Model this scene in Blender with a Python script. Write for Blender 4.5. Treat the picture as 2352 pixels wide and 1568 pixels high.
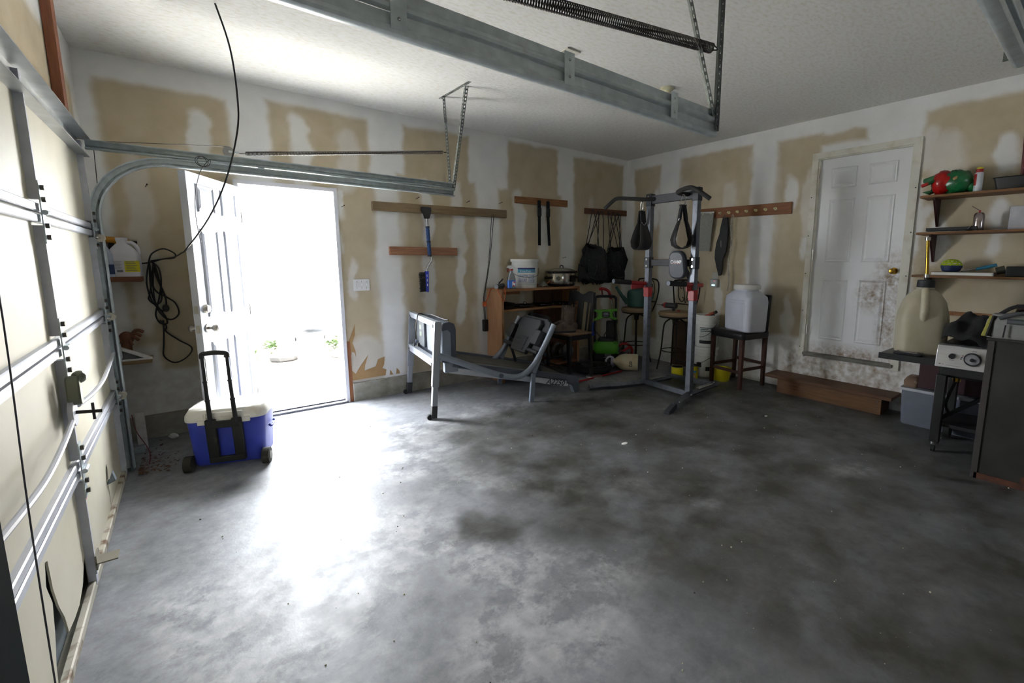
import bpy, bmesh, math, random
import numpy as np
from mathutils import Vector, Matrix
for o in list(bpy.data.objects): bpy.data.objects.remove(o)
scene = bpy.context.scene
COL = scene.collection
random.seed(7)
# ---------------------------------------------------------------- camera (16 mm wide lens, eye height 1.44 m)
cd = bpy.data.cameras.new('camera'); cam = bpy.data.objects.new('camera', cd); COL.objects.link(cam)
CAMP = (0.4877, -2.6743, 1.4371); YAW, PIT, ROL = 0.8787, -0.1425, 0.0041
fw = Vector((math.cos(PIT)*math.cos(YAW), math.cos(PIT)*math.sin(YAW), math.sin(PIT)))
rt = Vector((math.sin(YAW), -math.cos(YAW), 0)); up = rt.cross(fw)
r2 = rt*math.cos(ROL)+up*math.sin(ROL); u2 = up*math.cos(ROL)-rt*math.sin(ROL)
mw = Matrix((r2, u2, -fw)).transposed().to_4x4(); mw.translation = CAMP
cam.matrix_world = mw
cd.sensor_width = 36; cd.lens = 1047.15/2352*36
cd.shift_x = -121.98/2352; cd.shift_y = -37.31/2352; cd.clip_start = 0.02
scene.camera = cam
scene.cycles.diffuse_bounces = 8
# ---------------------------------------------------------------- world: bright overcast sky, sun behind thin cloud
w = bpy.data.worlds.new('world'); scene.world = w; w.use_nodes = True
bg = w.node_tree.nodes['Background']; bg.inputs[0].default_value = (0.90, 0.95, 1.0, 1); bg.inputs[1].default_value = 26.0
sd = bpy.data.lights.new('sun', 'SUN'); sd.energy = 130; sd.angle = math.radians(12); sd.color = (1, .96, .9)
so = bpy.data.objects.new('sun', sd); COL.objects.link(so); so.rotation_euler = (math.radians(3), math.radians(30), 0)
# portal in the open doorway (guides sky sampling only)
pd = bpy.data.lights.new('doorway_portal', 'AREA'); pd.shape = 'RECTANGLE'; pd.size = .78; pd.size_y = 2.06
pd.cycles.is_portal = True
po = bpy.data.objects.new('doorway_portal', pd); COL.objects.link(po); po.location = (1.26, 2.30, 1.04); po.rotation_euler = (math.radians(-90), 0, 0)
pd2 = bpy.data.lights.new('window_portal', 'AREA'); pd2.shape = 'RECTANGLE'; pd2.size = 1.0; pd2.size_y = .9; pd2.cycles.is_portal = True
po2 = bpy.data.objects.new('window_portal', pd2); COL.objects.link(po2); po2.location = (4.7, -4.46, 1.5); po2.rotation_euler = (math.radians(90), 0, 0)
vs = scene.view_settings; vs.view_transform = 'Standard'; vs.look = 'None'; vs.gamma = 1; vs.exposure = 1.1
vs.use_curve_mapping = False
# ---------------------------------------------------------------- helpers
def lin(h):
    h = h.lstrip('#'); o = []
    for i in (0, 2, 4):
        c = int(h[i:i+2], 16)/255; o.append(c/12.92 if c <= .04045 else ((c+.055)/1.055)**2.4)
    return (o[0], o[1], o[2], 1)
MATS = {}
def mat(name, col, rough=.6, metal=0, var=.12, scale=12, bump=0, bscale=60, spec=.5, stretch=None, col2=None, trans=0, coat=0, alpha=1, emis=0, thresh=None, detail=4):
    if name in MATS: return MATS[name]
    m = bpy.data.materials.new(name); m.use_nodes = True; N = m.node_tree.nodes; L = m.node_tree.links
    b = N['Principled BSDF']; b.inputs['Roughness'].default_value = rough; b.inputs['Metallic'].default_value = metal
    b.inputs['Specular IOR Level'].default_value = spec
    c = lin(col) if isinstance(col, str) else (*col, 1)
    c2 = (lin(col2) if isinstance(col2, str) else (*col2, 1)) if col2 else tuple(x*(1-var*2) for x in c[:3])+(1,)
    tc = N.new('ShaderNodeTexCoord'); src = tc.outputs['Object']
    if stretch:
        mp = N.new('ShaderNodeMapping'); mp.inputs['Scale'].default_value = stretch; L.new(src, mp.inputs[0]); src = mp.outputs[0]
    nz = N.new('ShaderNodeTexNoise'); nz.inputs['Scale'].default_value = scale; nz.inputs['Detail'].default_value = detail; L.new(src, nz.inputs[0])
    rp = N.new('ShaderNodeValToRGB'); lo, hi = thresh or (.3, .7)
    rp.color_ramp.elements[0].position = lo; rp.color_ramp.elements[1].position = hi
    rp.color_ramp.elements[0].color = c2; rp.color_ramp.elements[1].color = c
    L.new(nz.outputs[0], rp.inputs[0]); L.new(rp.outputs[0], b.inputs['Base Color'])
    if bump:
        n2 = N.new('ShaderNodeTexNoise'); n2.inputs['Scale'].default_value = bscale; n2.inputs['Detail'].default_value = 3; L.new(src, n2.inputs[0])
        bp = N.new('ShaderNodeBump'); bp.inputs['Strength'].default_value = bump; bp.inputs['Distance'].default_value = .01
        L.new(n2.outputs[0], bp.inputs['Height']); L.new(bp.outputs[0], b.inputs['Normal'])
    if trans: b.inputs['Transmission Weight'].default_value = trans; b.inputs['IOR'].default_value = 1.4
    if coat: b.inputs['Coat Weight'].default_value = coat
    if alpha < 1: b.inputs['Alpha'].default_value = alpha
    if emis: b.inputs['Emission Color'].default_value = c; b.inputs['Emission Strength'].default_value = emis
    MATS[name] = m; return m
def wood(name, a, b_, axis=0, rough=.7, sc=6):
    st = [10, 10, 10]; st[axis] = .8
    return mat(name, a, rough, col2=b_, scale=sc, stretch=tuple(st), bump=.15, bscale=10)
class MB:
    def __init__(s): s.v = []; s.f = []
    def add(s, vs, fs):
        k = len(s.v); s.v += [tuple(x) for x in vs]; s.f += [tuple(i+k for i in f) for f in fs]; return s
    def box(s, x0, x1, y0, y1, z0, z1):
        if x0 > x1: x0, x1 = x1, x0
        if y0 > y1: y0, y1 = y1, y0
        if z0 > z1: z0, z1 = z1, z0
        return s.add([(x0,y0,z0),(x1,y0,z0),(x1,y1,z0),(x0,y1,z0),(x0,y0,z1),(x1,y0,z1),(x1,y1,z1),(x0,y1,z1)],
              [(0,3,2,1),(4,5,6,7),(0,1,5,4),(1,2,6,5),(2,3,7,6),(3,0,4,7)])
    def hexa(s, bot, top):
        return s.add(list(bot)+list(top), [(0,3,2,1),(4,5,6,7),(0,1,5,4),(1,2,6,5),(2,3,7,6),(3,0,4,7)])
    def bar(s, p0, p1, w, h, upv=(0,0,1)):
        p0 = Vector(p0); p1 = Vector(p1); d = (p1-p0).normalized(); u = Vector(upv)
        sd = d.cross(u)
        if sd.length < 1e-4: sd = d.cross(Vector((1,0,0)))
        sd.normalize(); u = sd.cross(d)
        a = sd*w/2; b = u*h/2
        return s.hexa([p0-a-b, p0+a-b, p0+a+b, p0-a+b], [p1-a-b, p1+a-b, p1+a+b, p1-a+b])
    def cyl(s, p0, p1, r, r1=None, n=14, caps=True):
        p0 = Vector(p0); p1 = Vector(p1); r1 = r if r1 is None else r1
        return s.rings([p0, p1], [r, r1], n, caps)
    def rings(s, pts, rs, n=10, caps=True, closed=False):
        pts = [Vector(p) for p in pts]; m = len(pts); k = len(s.v); prev = None
        for i, p in enumerate(pts):
            if closed: d = pts[(i+1) % m]-pts[i-1]
            else: d = pts[min(i+1, m-1)]-pts[max(i-1, 0)]
            d.normalize()
            if prev is None:
                a = d.cross(Vector((0,0,1)))
                if a.length < .1: a = d.cross(Vector((1,0,0)))
            else: a = prev-d*prev.dot(d)
            a.normalize(); prev = a; b = d.cross(a); r = rs[i] if hasattr(rs, '__len__') else rs
            for j in range(n):
                t = 2*math.pi*j/n; s.v.append(tuple(p+a*(r*math.cos(t))+b*(r*math.sin(t))))
        for i in range(m if closed else m-1):
            i2 = (i+1) % m
            for j in range(n):
                j2 = (j+1) % n; s.f.append((k+i*n+j, k+i2*n+j, k+i2*n+j2, k+i*n+j2))
        if caps and not closed:
            s.f.append(tuple(k+j for j in range(n))); s.f.append(tuple(k+(m-1)*n+j for j in reversed(range(n))))
        return s
    def tube(s, pts, r, n=8, sub=6, closed=False, straight=False):
        P = [Vector(p) for p in pts]
        if not straight and len(P) > 2:
            Q = []; m = len(P)
            rng = range(m if closed else m-1)
            for i in rng:
                p0 = P[i-1] if (closed or i > 0) else P[i]; p1 = P[i]; p2 = P[(i+1) % m]; p3 = P[(i+2) % m] if (closed or i+2 < m) else p2
                for j in range(sub):
                    t = j/sub; Q.append(.5*((2*p1)+(p2-p0)*t+(2*p0-5*p1+4*p2-p3)*t*t+(3*p1-p0-3*p2+p3)*t**3))
            if not closed: Q.append(P[-1])
            P = Q
        return s.rings(P, [r]*len(P), n, True, closed)
    def lathe(s, prof, c=(0,0,0), n=24, M=None, sx=1, sy=1):
        k = len(s.v); m = len(prof)
        for (r, z) in prof:
            for j in range(n):
                t = 2*math.pi*j/n; p = Vector((r*math.cos(t)*sx, r*math.sin(t)*sy, z))
                if M: p = M @ p
                s.v.append(tuple(p+Vector(c)))
        for i in range(m-1):
            for j in range(n):
                j2 = (j+1) % n; s.f.append((k+i*n+j, k+i*n+j2, k+(i+1)*n+j2, k+(i+1)*n+j))
        s.f.append(tuple(k+j for j in reversed(range(n)))); s.f.append(tuple(k+(m-1)*n+j for j in range(n)))
        return s
    def sph(s, c, r, n=14, m=9):
        if not hasattr(r, '__len__'): r = (r, r, r)
        k = len(s.v); c = Vector(c)
        prof = [(max(math.sin(math.pi*i/m), .01), -math.cos(math.pi*i/m)) for i in range(m+1)]
        for (a, z) in prof:
            for j in range(n):
                t = 2*math.pi*j/n; s.v.append((c.x+a*math.cos(t)*r[0], c.y+a*math.sin(t)*r[1], c.z+z*r[2]))
        for i in range(m):
            for j in range(n):
                j2 = (j+1) % n; s.f.append((k+i*n+j, k+i*n+j2, k+(i+1)*n+j2, k+(i+1)*n+j))
        s.f.append(tuple(k+j for j in reversed(range(n)))); s.f.append(tuple(k+m*n+j for j in range(n)))
        return s
    def prism(s, poly, t, M=None):
        k = len(s.v); n = len(poly)
        for z in (0, t):
            for (x, y) in poly:
                p = Vector((x, y, z)); s.v.append(tuple(M @ p if M else p))
        s.f.append(tuple(k+i for i in reversed(range(n)))); s.f.append(tuple(k+n+i for i in range(n)))
        for i in range(n):
            j = (i+1) % n; s.f.append((k+i, k+j, k+n+j, k+n+i))
        return s
    def sheet(s, fn, nu, nv, t=0):
        k = len(s.v)
        for i in range(nu+1):
            for j in range(nv+1): s.v.append(tuple(fn(i/nu, j/nv)))
        for i in range(nu):
            for j in range(nv): a = k+i*(nv+1)+j; s.f.append((a, a+nv+1, a+nv+2, a+1))
        return s
    def xf(s, M): s.v = [tuple(M @ Vector(p)) for p in s.v]; return s
    def warp(s, fn): s.v = [tuple(fn(*p)) for p in s.v]; return s
def frame(o, x, z=None, y=None):
    """matrix with local X along x and local Y along y (or Z along z), origin o"""
    X = Vector(x).normalized()
    if y is not None:
        Z = X.cross(Vector(y)).normalized(); Yv = Z.cross(X)
    else:
        Yv = Vector(z).cross(X).normalized(); Z = X.cross(Yv)
    M = Matrix((X, Yv, Z)).transposed().to_4x4(); M.translation = Vector(o); return M
def rrect(w, h, r, n=4, cx=0, cy=0):
    P = []
    for (sx, sy, a0) in ((1,1,0),(-1,1,90),(-1,-1,180),(1,-1,270)):
        for i in range(n+1):
            a = math.radians(a0+90*i/n); P.append((cx+sx*(w/2-r)+r*math.cos(a), cy+sy*(h/2-r)+r*math.sin(a)))
    return P
def build(name, mb, m, parent=None, off=(0,0,0), smooth=True, bevel=0, solid=0, ang=38, label=None):
    me = bpy.data.meshes.new(name); ox, oy, oz = off
    me.from_pydata([(x-ox, y-oy, z-oz) for x, y, z in mb.v], [], mb.f); me.materials.append(m); me.validate(); me.update()
    bm = bmesh.new(); bm.from_mesh(me); bmesh.ops.recalc_face_normals(bm, faces=bm.faces); bm.to_mesh(me); bm.free()
    if smooth:
        me.polygons.foreach_set('use_smooth', [True]*len(me.polygons)); me.set_sharp_from_angle(angle=math.radians(ang))
    o = bpy.data.objects.new(name, me); COL.objects.link(o)
    if parent: o.parent = parent
    else: o.location = off
    if bevel:
        b = o.modifiers.new('bevel', 'BEVEL'); b.width = bevel; b.segments = 2; b.limit_method = 'ANGLE'; b.angle_limit = math.radians(50)
    if solid:
        b = o.modifiers.new('solid', 'SOLIDIFY'); b.thickness = solid; b.offset = 0
    if label: o['label'] = label
    return o
def tag(o, label, cat, group=None):
    o['label'] = label; o['category'] = cat
    if group: o['group'] = group
    return o
class Thing:
    """an Empty at the thing's base parenting its parts; parts are given in world coords (rz==0) or local coords (local=True)"""
    def __init__(s, name, label, cat, loc=(0,0,0), rz=0, group=None, local=False, kind=None):
        s.o = bpy.data.objects.new(name, None); COL.objects.link(s.o); s.o.location = loc; s.o.rotation_euler = (0,0,rz)
        s.o.empty_display_size = .05; s.loc = loc; s.local = local
        if label: s.o['label'] = label
        if cat: s.o['category'] = cat
        if group: s.o['group'] = group
        if kind: s.o['kind'] = kind
    def part(s, name, mb, m, parent=None, **k):
        return build(name, mb, m, parent or s.o, (0,0,0) if s.local else s.loc, **k)
def copy_tree(o, parent=None, loc=None, rz=None, label=None):
    c = o.copy(); COL.objects.link(c); c.parent = parent
    if loc is not None: c.location = loc
    if rz is not None: c.rotation_euler = (0,0,rz)
    if label: c['label'] = label
    for ch in list(o.children): copy_tree(ch, c)
    return c
def text(st, size, M, depth=.001, shear=0, bold=0, squeeze=1):
    cu = bpy.data.curves.new('t', 'FONT'); cu.body = st; cu.size = size; cu.align_x = 'CENTER'; cu.align_y = 'CENTER'; cu.shear = shear; cu.offset = bold
    cu.resolution_u = 3
    ob = bpy.data.objects.new('t', cu); COL.objects.link(ob)
    dg = bpy.context.evaluated_depsgraph_get(); me = bpy.data.meshes.new_from_object(ob.evaluated_get(dg))
    mb = MB(); mb.add([M @ Vector((v.co.x*squeeze, v.co.y, 0)) for v in me.vertices], [tuple(p.vertices) for p in me.polygons])
    bpy.data.objects.remove(ob); bpy.data.curves.remove(cu); bpy.data.meshes.remove(me); return mb
# ---------------------------------------------------------------- shared materials
PI = math.pi
galv = mat('galvanised_steel', '#ccd6d9', .36, .15, var=.12, scale=25, bump=.02)
galv2 = mat('galvanised_strap', '#8d938f', .45, .8, var=.2, scale=40)
steel = mat('bright_steel', '#c8c8c8', .25, 1, var=.08)
darksteel = mat('dark_spring_steel', '#3a3634', .45, .7, var=.2)
black = mat('black_plastic', '#161618', .5, var=.2)
blackr = mat('black_rubber', '#121213', .75, var=.2)
white = mat('white_plastic', '#e6e6e6', .4, var=.04)
brass = mat('brass', '#b08a35', .25, 1, var=.1)
whitepaint = mat('white_paint', '#d9dadf', .45, var=.03, scale=5)
redp = mat('red_plastic', '#9c120d', .4, var=.1)
paper = mat('paper', '#dedcd6', .8, var=.04)
fir = wood('fir_wood', '#97693f', '#78502f', 0)
firv = wood('fir_wood_upright', '#97603c', '#784a2c', 2)
# ================================================================ ROOM
L, W, H = 5.69, 2.166, 2.895
YR = -4.4
def struct(name, mb, m, parent=None, **k):
    o = build(name, mb, m, parent, **k)
    if not parent: o['kind'] = 'structure'
    return o
# --- floor
def floor_mat():
    m = bpy.data.materials.new('stained_concrete_floor'); m.use_nodes = True; N = m.node_tree.nodes; K = m.node_tree.links
    b = N['Principled BSDF']; tc = N.new('ShaderNodeTexCoord')
    def noise(sc, det, rough=.55, dist=0, st=None):
        n = N.new('ShaderNodeTexNoise'); n.inputs['Scale'].default_value = sc; n.inputs['Detail'].default_value = det
        n.inputs['Roughness'].default_value = rough; n.inputs['Distortion'].default_value = dist
        if st:
            mp = N.new('ShaderNodeMapping'); mp.inputs['Scale'].default_value = st; mp.inputs['Rotation'].default_value = (0,0,.5); K.new(tc.outputs['Object'], mp.inputs[0]); K.new(mp.outputs[0], n.inputs[0])
        else: K.new(tc.outputs['Object'], n.inputs[0])
        return n.outputs[0]
    def ramp(s, p0, p1, c0, c1):
        r = N.new('ShaderNodeValToRGB'); r.color_ramp.elements[0].position = p0; r.color_ramp.elements[1].position = p1
        r.color_ramp.elements[0].color = c0; r.color_ramp.elements[1].color = c1; K.new(s, r.inputs[0]); return r.outputs[0]
    def mix(f, a, c):
        x = N.new('ShaderNodeMix'); x.data_type = 'RGBA'; K.new(f, x.inputs[0]); K.new(a, x.inputs[6]); K.new(c, x.inputs[7]); return x.outputs[2]
    def mul(a, c):
        x = N.new('ShaderNodeMath'); x.operation = 'MULTIPLY'; K.new(a, x.inputs[0]); K.new(c, x.inputs[1]); return x.outputs[0]
    bl = (0,0,0,1); wh = (1,1,1,1)
    base = ramp(noise(1.6, 10, .66, .1), .32, .68, lin('#6a6c6e'), lin('#9a9ca4'))
    fine = ramp(noise(11, 9, .72), .32, .70, lin('#55565a'), lin('#aaaaae'))
    x1 = N.new('ShaderNodeMix'); x1.data_type = 'RGBA'; x1.inputs[0].default_value = .48; K.new(base, x1.inputs[6]); K.new(fine, x1.inputs[7])
    at = N.new('ShaderNodeAttribute'); at.attribute_name = 'pale'
    pale = mul(ramp(noise(4.5, 12, .72, .15), .44, .54, bl, wh), ramp(at.outputs['Fac'], .02, .8, bl, wh))
    c = mix(pale, x1.outputs[2], ramp(noise(20, 5), .3, .7, lin('#98999c'), lin('#bfbfc2')))
    at2 = N.new('ShaderNodeAttribute'); at2.attribute_name = 'dark_area'
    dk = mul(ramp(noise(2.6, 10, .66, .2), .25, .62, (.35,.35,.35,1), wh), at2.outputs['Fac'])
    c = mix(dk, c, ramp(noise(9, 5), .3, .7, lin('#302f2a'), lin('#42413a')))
    sp = ramp(noise(70, 2), .74, .77, bl, (.5,.5,.5,1))
    c = mix(sp, c, ramp(noise(3, 1), 0, 1, lin('#c9c6bf'), lin('#c9c6bf')))
    K.new(c, b.inputs['Base Color'])
    rr = ramp(noise(4, 6), .3, .7, (.34,)*3+(1,), (.62,)*3+(1,)); K.new(rr, b.inputs['Roughness'])
    bp = N.new('ShaderNodeBump'); bp.inputs['Strength'].default_value = .12; bp.inputs['Distance'].default_value = .01
    K.new(noise(30, 5), bp.inputs['Height']); K.new(bp.outputs[0], b.inputs['Normal'])
    return m
def vnoise(x, y, sc, seed=0):
    rs = np.random.RandomState(seed); T = rs.rand(64, 64); x = x*sc; y = y*sc
    xi = np.floor(x).astype(int); yi = np.floor(y).astype(int); fx = x-xi; fy = y-yi
    fx = fx*fx*(3-2*fx); fy = fy*fy*(3-2*fy)
    g = lambda i, j: T[i % 64, j % 64]
    return (g(xi,yi)*(1-fx)+g(xi+1,yi)*fx)*(1-fy)+(g(xi,yi+1)*(1-fx)+g(xi+1,yi+1)*fx)*fy
def fbm(x, y, sc, seed=0, n=4):
    r = 0; a = .5
    for k in range(n): r = r+a*vnoise(x, y, sc*2**k, seed+k); a *= .5
    return r
def grid_obj(name, a0, a1, b0, b1, step, fn, attrs, m, holes=(), parent=None):
    """flat grid surface; fn(a,b)->xyz; attrs: {name: values(A,B)}; holes: rects (a0,a1,b0,b1) left open"""
    ax = set(np.round(np.arange(a0, a1, step), 4).tolist()+[a1]); bx = set(np.round(np.arange(b0, b1, step), 4).tolist()+[b1])
    for h in holes:
        for s, (p, q) in ((ax, h[:2]), (bx, h[2:])):
            for e in (p, q):
                near = [t for t in s if abs(t-e) < step*.45]
                for t in near: s.discard(t)
                s.add(e)
    ax = np.array(sorted(ax)); bx = np.array(sorted(bx)); A, B = np.meshgrid(ax, bx, indexing='ij')
    P = [fn(x, y) for x, y in zip(A.ravel().tolist(), B.ravel().tolist())]; nb = len(bx); F = []
    for i in range(len(ax)-1):
        ca = (ax[i]+ax[i+1])/2
        hs = [h for h in holes if h[0] < ca < h[1]]
        for j in range(nb-1):
            cb = (bx[j]+bx[j+1])/2
            if any(h[2] < cb < h[3] for h in hs): continue
            k = i*nb+j; F.append((k, k+nb, k+nb+1, k+1))
    me = bpy.data.meshes.new(name); me.from_pydata(P, [], F); me.materials.append(m); me.update()
    for nm, f in attrs.items():
        at = me.attributes.new(nm, 'FLOAT', 'POINT'); at.data.foreach_set('value', np.clip(f(A, B), 0, 1).ravel().astype(np.float32))
    o = bpy.data.objects.new(name, me); COL.objects.link(o); o['kind'] = 'structure'; o.parent = parent
    return o
def blob(X, Y, cx, cy, rx, ry, rot=0, soft=.5):
    c, s = math.cos(rot), math.sin(rot); u = ((X-cx)*c+(Y-cy)*s)/rx; v = (-(X-cx)*s+(Y-cy)*c)/ry
    return np.clip((1-np.sqrt(u*u+v*v))/soft, 0, 1)
def pale_f(X, Y):
    d = fbm(X, Y, 2.2, 3)-.47; X = X+d*.5; Y = Y+(fbm(X, Y, 2.2, 9)-.47)*.5
    r = np.zeros_like(X)
    for a in ((2.0,.95,.55,.4,0),(1.7,.5,.5,.45,0),(1.8,-.1,.28,.16,-.8),(2.1,-.4,.45,.17,-.75),(2.4,-.78,.35,.15,-.9),(1.40,-.62,.4,.18,-.9),(1.62,-1.0,.45,.28,-.7),(1.45,-1.38,.5,.35,0),
              (2.74,-1.26,.2,.09,-.6),(1.2,-.3,.45,.35,0),(.83,-.66,.5,.4,0),(3.0,.95,.7,.22,0),(2.6,1.0,.6,.35,0),(1.95,-1.35,.35,.25,0),(.55,-.4,.45,.4,0),(3.9,-1.6,.3,.1,-.6),(1.1,-1.9,.5,.4,0)):
        r = np.maximum(r, blob(X, Y, *a))
    return r
def dark_area_f(X, Y):  # floor turns darker away from the side door, plus a few dark blobs
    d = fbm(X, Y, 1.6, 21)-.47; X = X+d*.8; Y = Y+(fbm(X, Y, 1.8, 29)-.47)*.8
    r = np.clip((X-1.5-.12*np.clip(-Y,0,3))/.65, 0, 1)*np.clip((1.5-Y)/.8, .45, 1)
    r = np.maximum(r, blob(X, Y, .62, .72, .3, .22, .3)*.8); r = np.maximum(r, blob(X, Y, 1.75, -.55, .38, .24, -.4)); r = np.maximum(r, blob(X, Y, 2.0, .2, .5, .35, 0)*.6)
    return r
grid_obj('floor', -.4, L+.22, YR-.05, W+.12, .05, lambda x, y: (x, y, 0), {'pale': pale_f, 'dark_area': dark_area_f}, floor_mat())
# --- ceiling
cm = mat('textured_ceiling_paint', '#d6d5d2', .85, col2='#c8c4b8', scale=38, bump=.45, bscale=55, thresh=(.26, .56), stretch=(.6,1.3,1), detail=6)
struct('ceiling', MB().box(-.2, L+.2, YR-.2, W+.2, H, H+.1), cm)
# --- unfinished drywall
def wall_mat():
    m = bpy.data.materials.new('taped_drywall'); m.use_nodes = True; N = m.node_tree.nodes; K = m.node_tree.links
    b = N['Principled BSDF']; b.inputs['Roughness'].default_value = .85; b.inputs['Specular IOR Level'].default_value = .25
    at = N.new('ShaderNodeAttribute'); at.attribute_name = 'paper'; st = N.new('ShaderNodeAttribute'); st.attribute_name = 'dirt'
    tc = N.new('ShaderNodeTexCoord'); nz = N.new('ShaderNodeTexNoise'); nz.inputs['Scale'].default_value = 5; nz.inputs['Detail'].default_value = 6; K.new(tc.outputs['Object'], nz.inputs[0])
    def rc(c0, c1, s):
        r = N.new('ShaderNodeValToRGB'); r.color_ramp.elements[0].color = lin(c0); r.color_ramp.elements[1].color = lin(c1); r.color_ramp.elements[0].position = .3; r.color_ramp.elements[1].position = .7; K.new(s, r.inputs[0]); return r.outputs[0]
    x = N.new('ShaderNodeMix'); x.data_type = 'RGBA'; K.new(at.outputs['Fac'], x.inputs[0]); K.new(rc('#dcdcda', '#e6e6e5', nz.outputs[0]), x.inputs[6]); K.new(rc('#b1a388', '#beb29a', nz.outputs[0]), x.inputs[7])
    n2 = N.new('ShaderNodeTexNoise'); n2.inputs['Scale'].default_value = 16; n2.inputs['Detail'].default_value = 8; K.new(tc.outputs['Object'], n2.inputs[0])
    r2_ = N.new('ShaderNodeValToRGB'); r2_.color_ramp.elements[0].position = .36; r2_.color_ramp.elements[1].position = .74; K.new(n2.outputs[0], r2_.inputs[0])
    mm = N.new('ShaderNodeMath'); mm.operation = 'MULTIPLY'; K.new(r2_.outputs[0], mm.inputs[0]); K.new(st.outputs['Fac'], mm.inputs[1])
    y = N.new('ShaderNodeMix'); y.data_type = 'RGBA'; K.new(mm.outputs[0], y.inputs[0]); K.new(x.outputs[2], y.inputs[6]); K.new(rc('#84705a', '#a08b70', nz.outputs[0]), y.inputs[7])
    K.new(y.outputs[2], b.inputs['Base Color']); return m
WM = wall_mat()
def softbox(A, B, r, s):
    d = np.maximum(np.abs(A-(r[0]+r[1])/2)-(r[1]-r[0])/2, np.abs(B-(r[2]+r[3])/2)-(r[3]-r[2])/2); t = np.clip(.5-d/s, 0, 1); return t*t*(3-2*t)
def paper_f(tan, wh, seed):
    def f(A, B):
        A2 = A+(fbm(A, B, 5, seed, 5)-.47)*.15; B2 = B+(fbm(A, B, 5, seed+7, 5)-.47)*.2; t = np.zeros_like(A)
        A3 = A+(fbm(A, B, 7, seed+3, 4)-.47)*.07; B3 = B+(fbm(A, B, 7, seed+5, 4)-.47)*.06
        for r in tan: t = np.maximum(t, softbox(A3, B3, r, .06))
        q = np.zeros_like(A)
        for r in wh:
            cx, cz = (r[0]+r[1])/2, (r[2]+r[3])/2
            e = np.sqrt(((A2-cx)/((r[1]-r[0])*.62))**2+(np.maximum(np.abs(B2-cz)-(r[3]-r[2])*.5+.10, 0)/.16)**2)
            q = np.maximum(q, np.clip((1.12-e)/.45, 0, 1)*(.72+.28*math.sin(cx*37+cz*11)))
        return t*(1-q*.92)*.97+.015
    return f
tanS = [[0.09,.87,2.27,2.72],[1.15,1.99,2.03,2.78],[2.33,3.07,1.98,2.8],[3.59,4.36,2.08,2.84],[4.64,5.6,2.1,2.81],[.10,.48,1.2,2.3],[.48,.9,1.98,2.3],[.27,.85,.55,2.25],[.12,.5,.75,1.28],[1.58,2.02,.19,2.2],[2.25,3.16,.19,2.3],[3.45,4.42,.19,2.28],[4.64,5.59,.19,2.2]]
whS = [[.62,.74,2.25,2.58],[1.33,1.47,2.04,2.71],[1.7,1.87,2.08,2.61],[.85,1.25,2.08,2.2],[1.27,1.46,2.09,2.2],[1.65,1.73,1.83,2.07],[1.62,1.71,1.5,1.64],[1.74,1.81,1.03,1.37],[2.0,2.28,.19,2.2],[2.49,2.6,1.6,2.25],[2.49,2.6,.77,1.55],[2.85,3.0,1.46,2.24],[2.88,2.98,.73,1.46],[3.15,3.46,.57,2.3],[3.07,3.26,.35,.95],[3.69,3.83,1.52,2.27],[3.74,3.87,.52,.92],[4.06,4.19,1.42,2.14],[4.08,4.2,.37,.84],[4.4,4.65,.19,2.2],[4.91,5.03,1.66,2.26],[5.19,5.37,.19,1.16],[.2,.33,1.4,2.17],[.18,.3,.9,1.6],[.0,.09,.2,1.25],[1.7,2.0,.26,.6]]
tanF = [[1.53,2.0,.3,2.74],[.19,1.22,.55,2.77],[-.98,-.09,2.62,2.72],[-.55,-.09,.6,2.74],[-4.3,-1.42,2.17,2.76],[-2.25,-1.46,.58,2.35],[-4.3,-2.2,.3,2.35]]
whF = [[1.21,1.51,.3,2.83],[-.11,.17,.09,2.76],[1.07,1.24,2.12,2.4],[.4,.58,2.06,2.37],[-.35,-.2,2.02,2.3],[-.52,-.42,1.76,2.4],[-.5,-.41,1.5,1.71],[1.55,1.65,1.91,2.39],[-1.72,-1.5,2.19,2.5],[-1.55,-1.4,2.3,2.56],[-2.07,-1.94,2.15,2.42],[-2.07,-1.95,1.69,1.9],[-1.52,-1.44,1.71,1.9],[-1.66,-1.55,1.46,1.75],[-2.06,-1.95,1.5,1.65],[-.37,-.28,.65,1.0],[.51,.61,.76,1.15],[-1.6,.96,-.06,.5],[-2.9,-2.6,.3,2.4]]
def dirtS(A, B): return softbox(A, B, [0,.9,.15,.6], .5)*.35+softbox(A, B, [1.6,1.75,.1,.8], .2)*.25
def dirtF(A, B): return np.clip(softbox(A, B, [-1.5,-.35,.12,.5], .3)*.9+softbox(A, B, [-2.3,1.5,.0,.35], .5)*.45+softbox(A, B, [-1.62,-1.4,.5,1.6], .2)*.5, 0, 1)
wall_left = grid_obj('wall_left', 0, L, .19, H, .016, lambda x, z: (x, W, z), {'paper': paper_f(tanS, whS, 11), 'dirt': dirtS}, WM, holes=[(.86, 1.665, .19, 2.10)])
wall_back = grid_obj('wall_back', YR, W, 0, H, .018, lambda y, z: (L, y, z), {'paper': paper_f(tanF, whF, 31), 'dirt': dirtF}, WM, holes=[(-1.40, -.52, .40, 2.49)])
z0 = lambda A, B: np.zeros_like(A)
# garage-door wall: opening y -1.36..1.42, z 0..2.16
wall_front = grid_obj('wall_front', YR, W, 0, H, .05, lambda y, z: (0, y, z), {'paper': paper_f([[1.55,1.95,.3,2.6],[-1.4,1.5,2.3,2.7]], [], 5), 'dirt': z0}, WM, holes=[(-1.34, 1.40, 0, 2.16)])
grid_obj('wall_right', 0, L, 0, H, .1, lambda x, z: (x, YR, z), {'paper': paper_f([[.4,2,.3,2.5],[2.5,5,.3,2.5]], [], 6), 'dirt': z0}, WM, holes=[(4.2, 5.2, 1.05, 1.95)])
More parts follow.
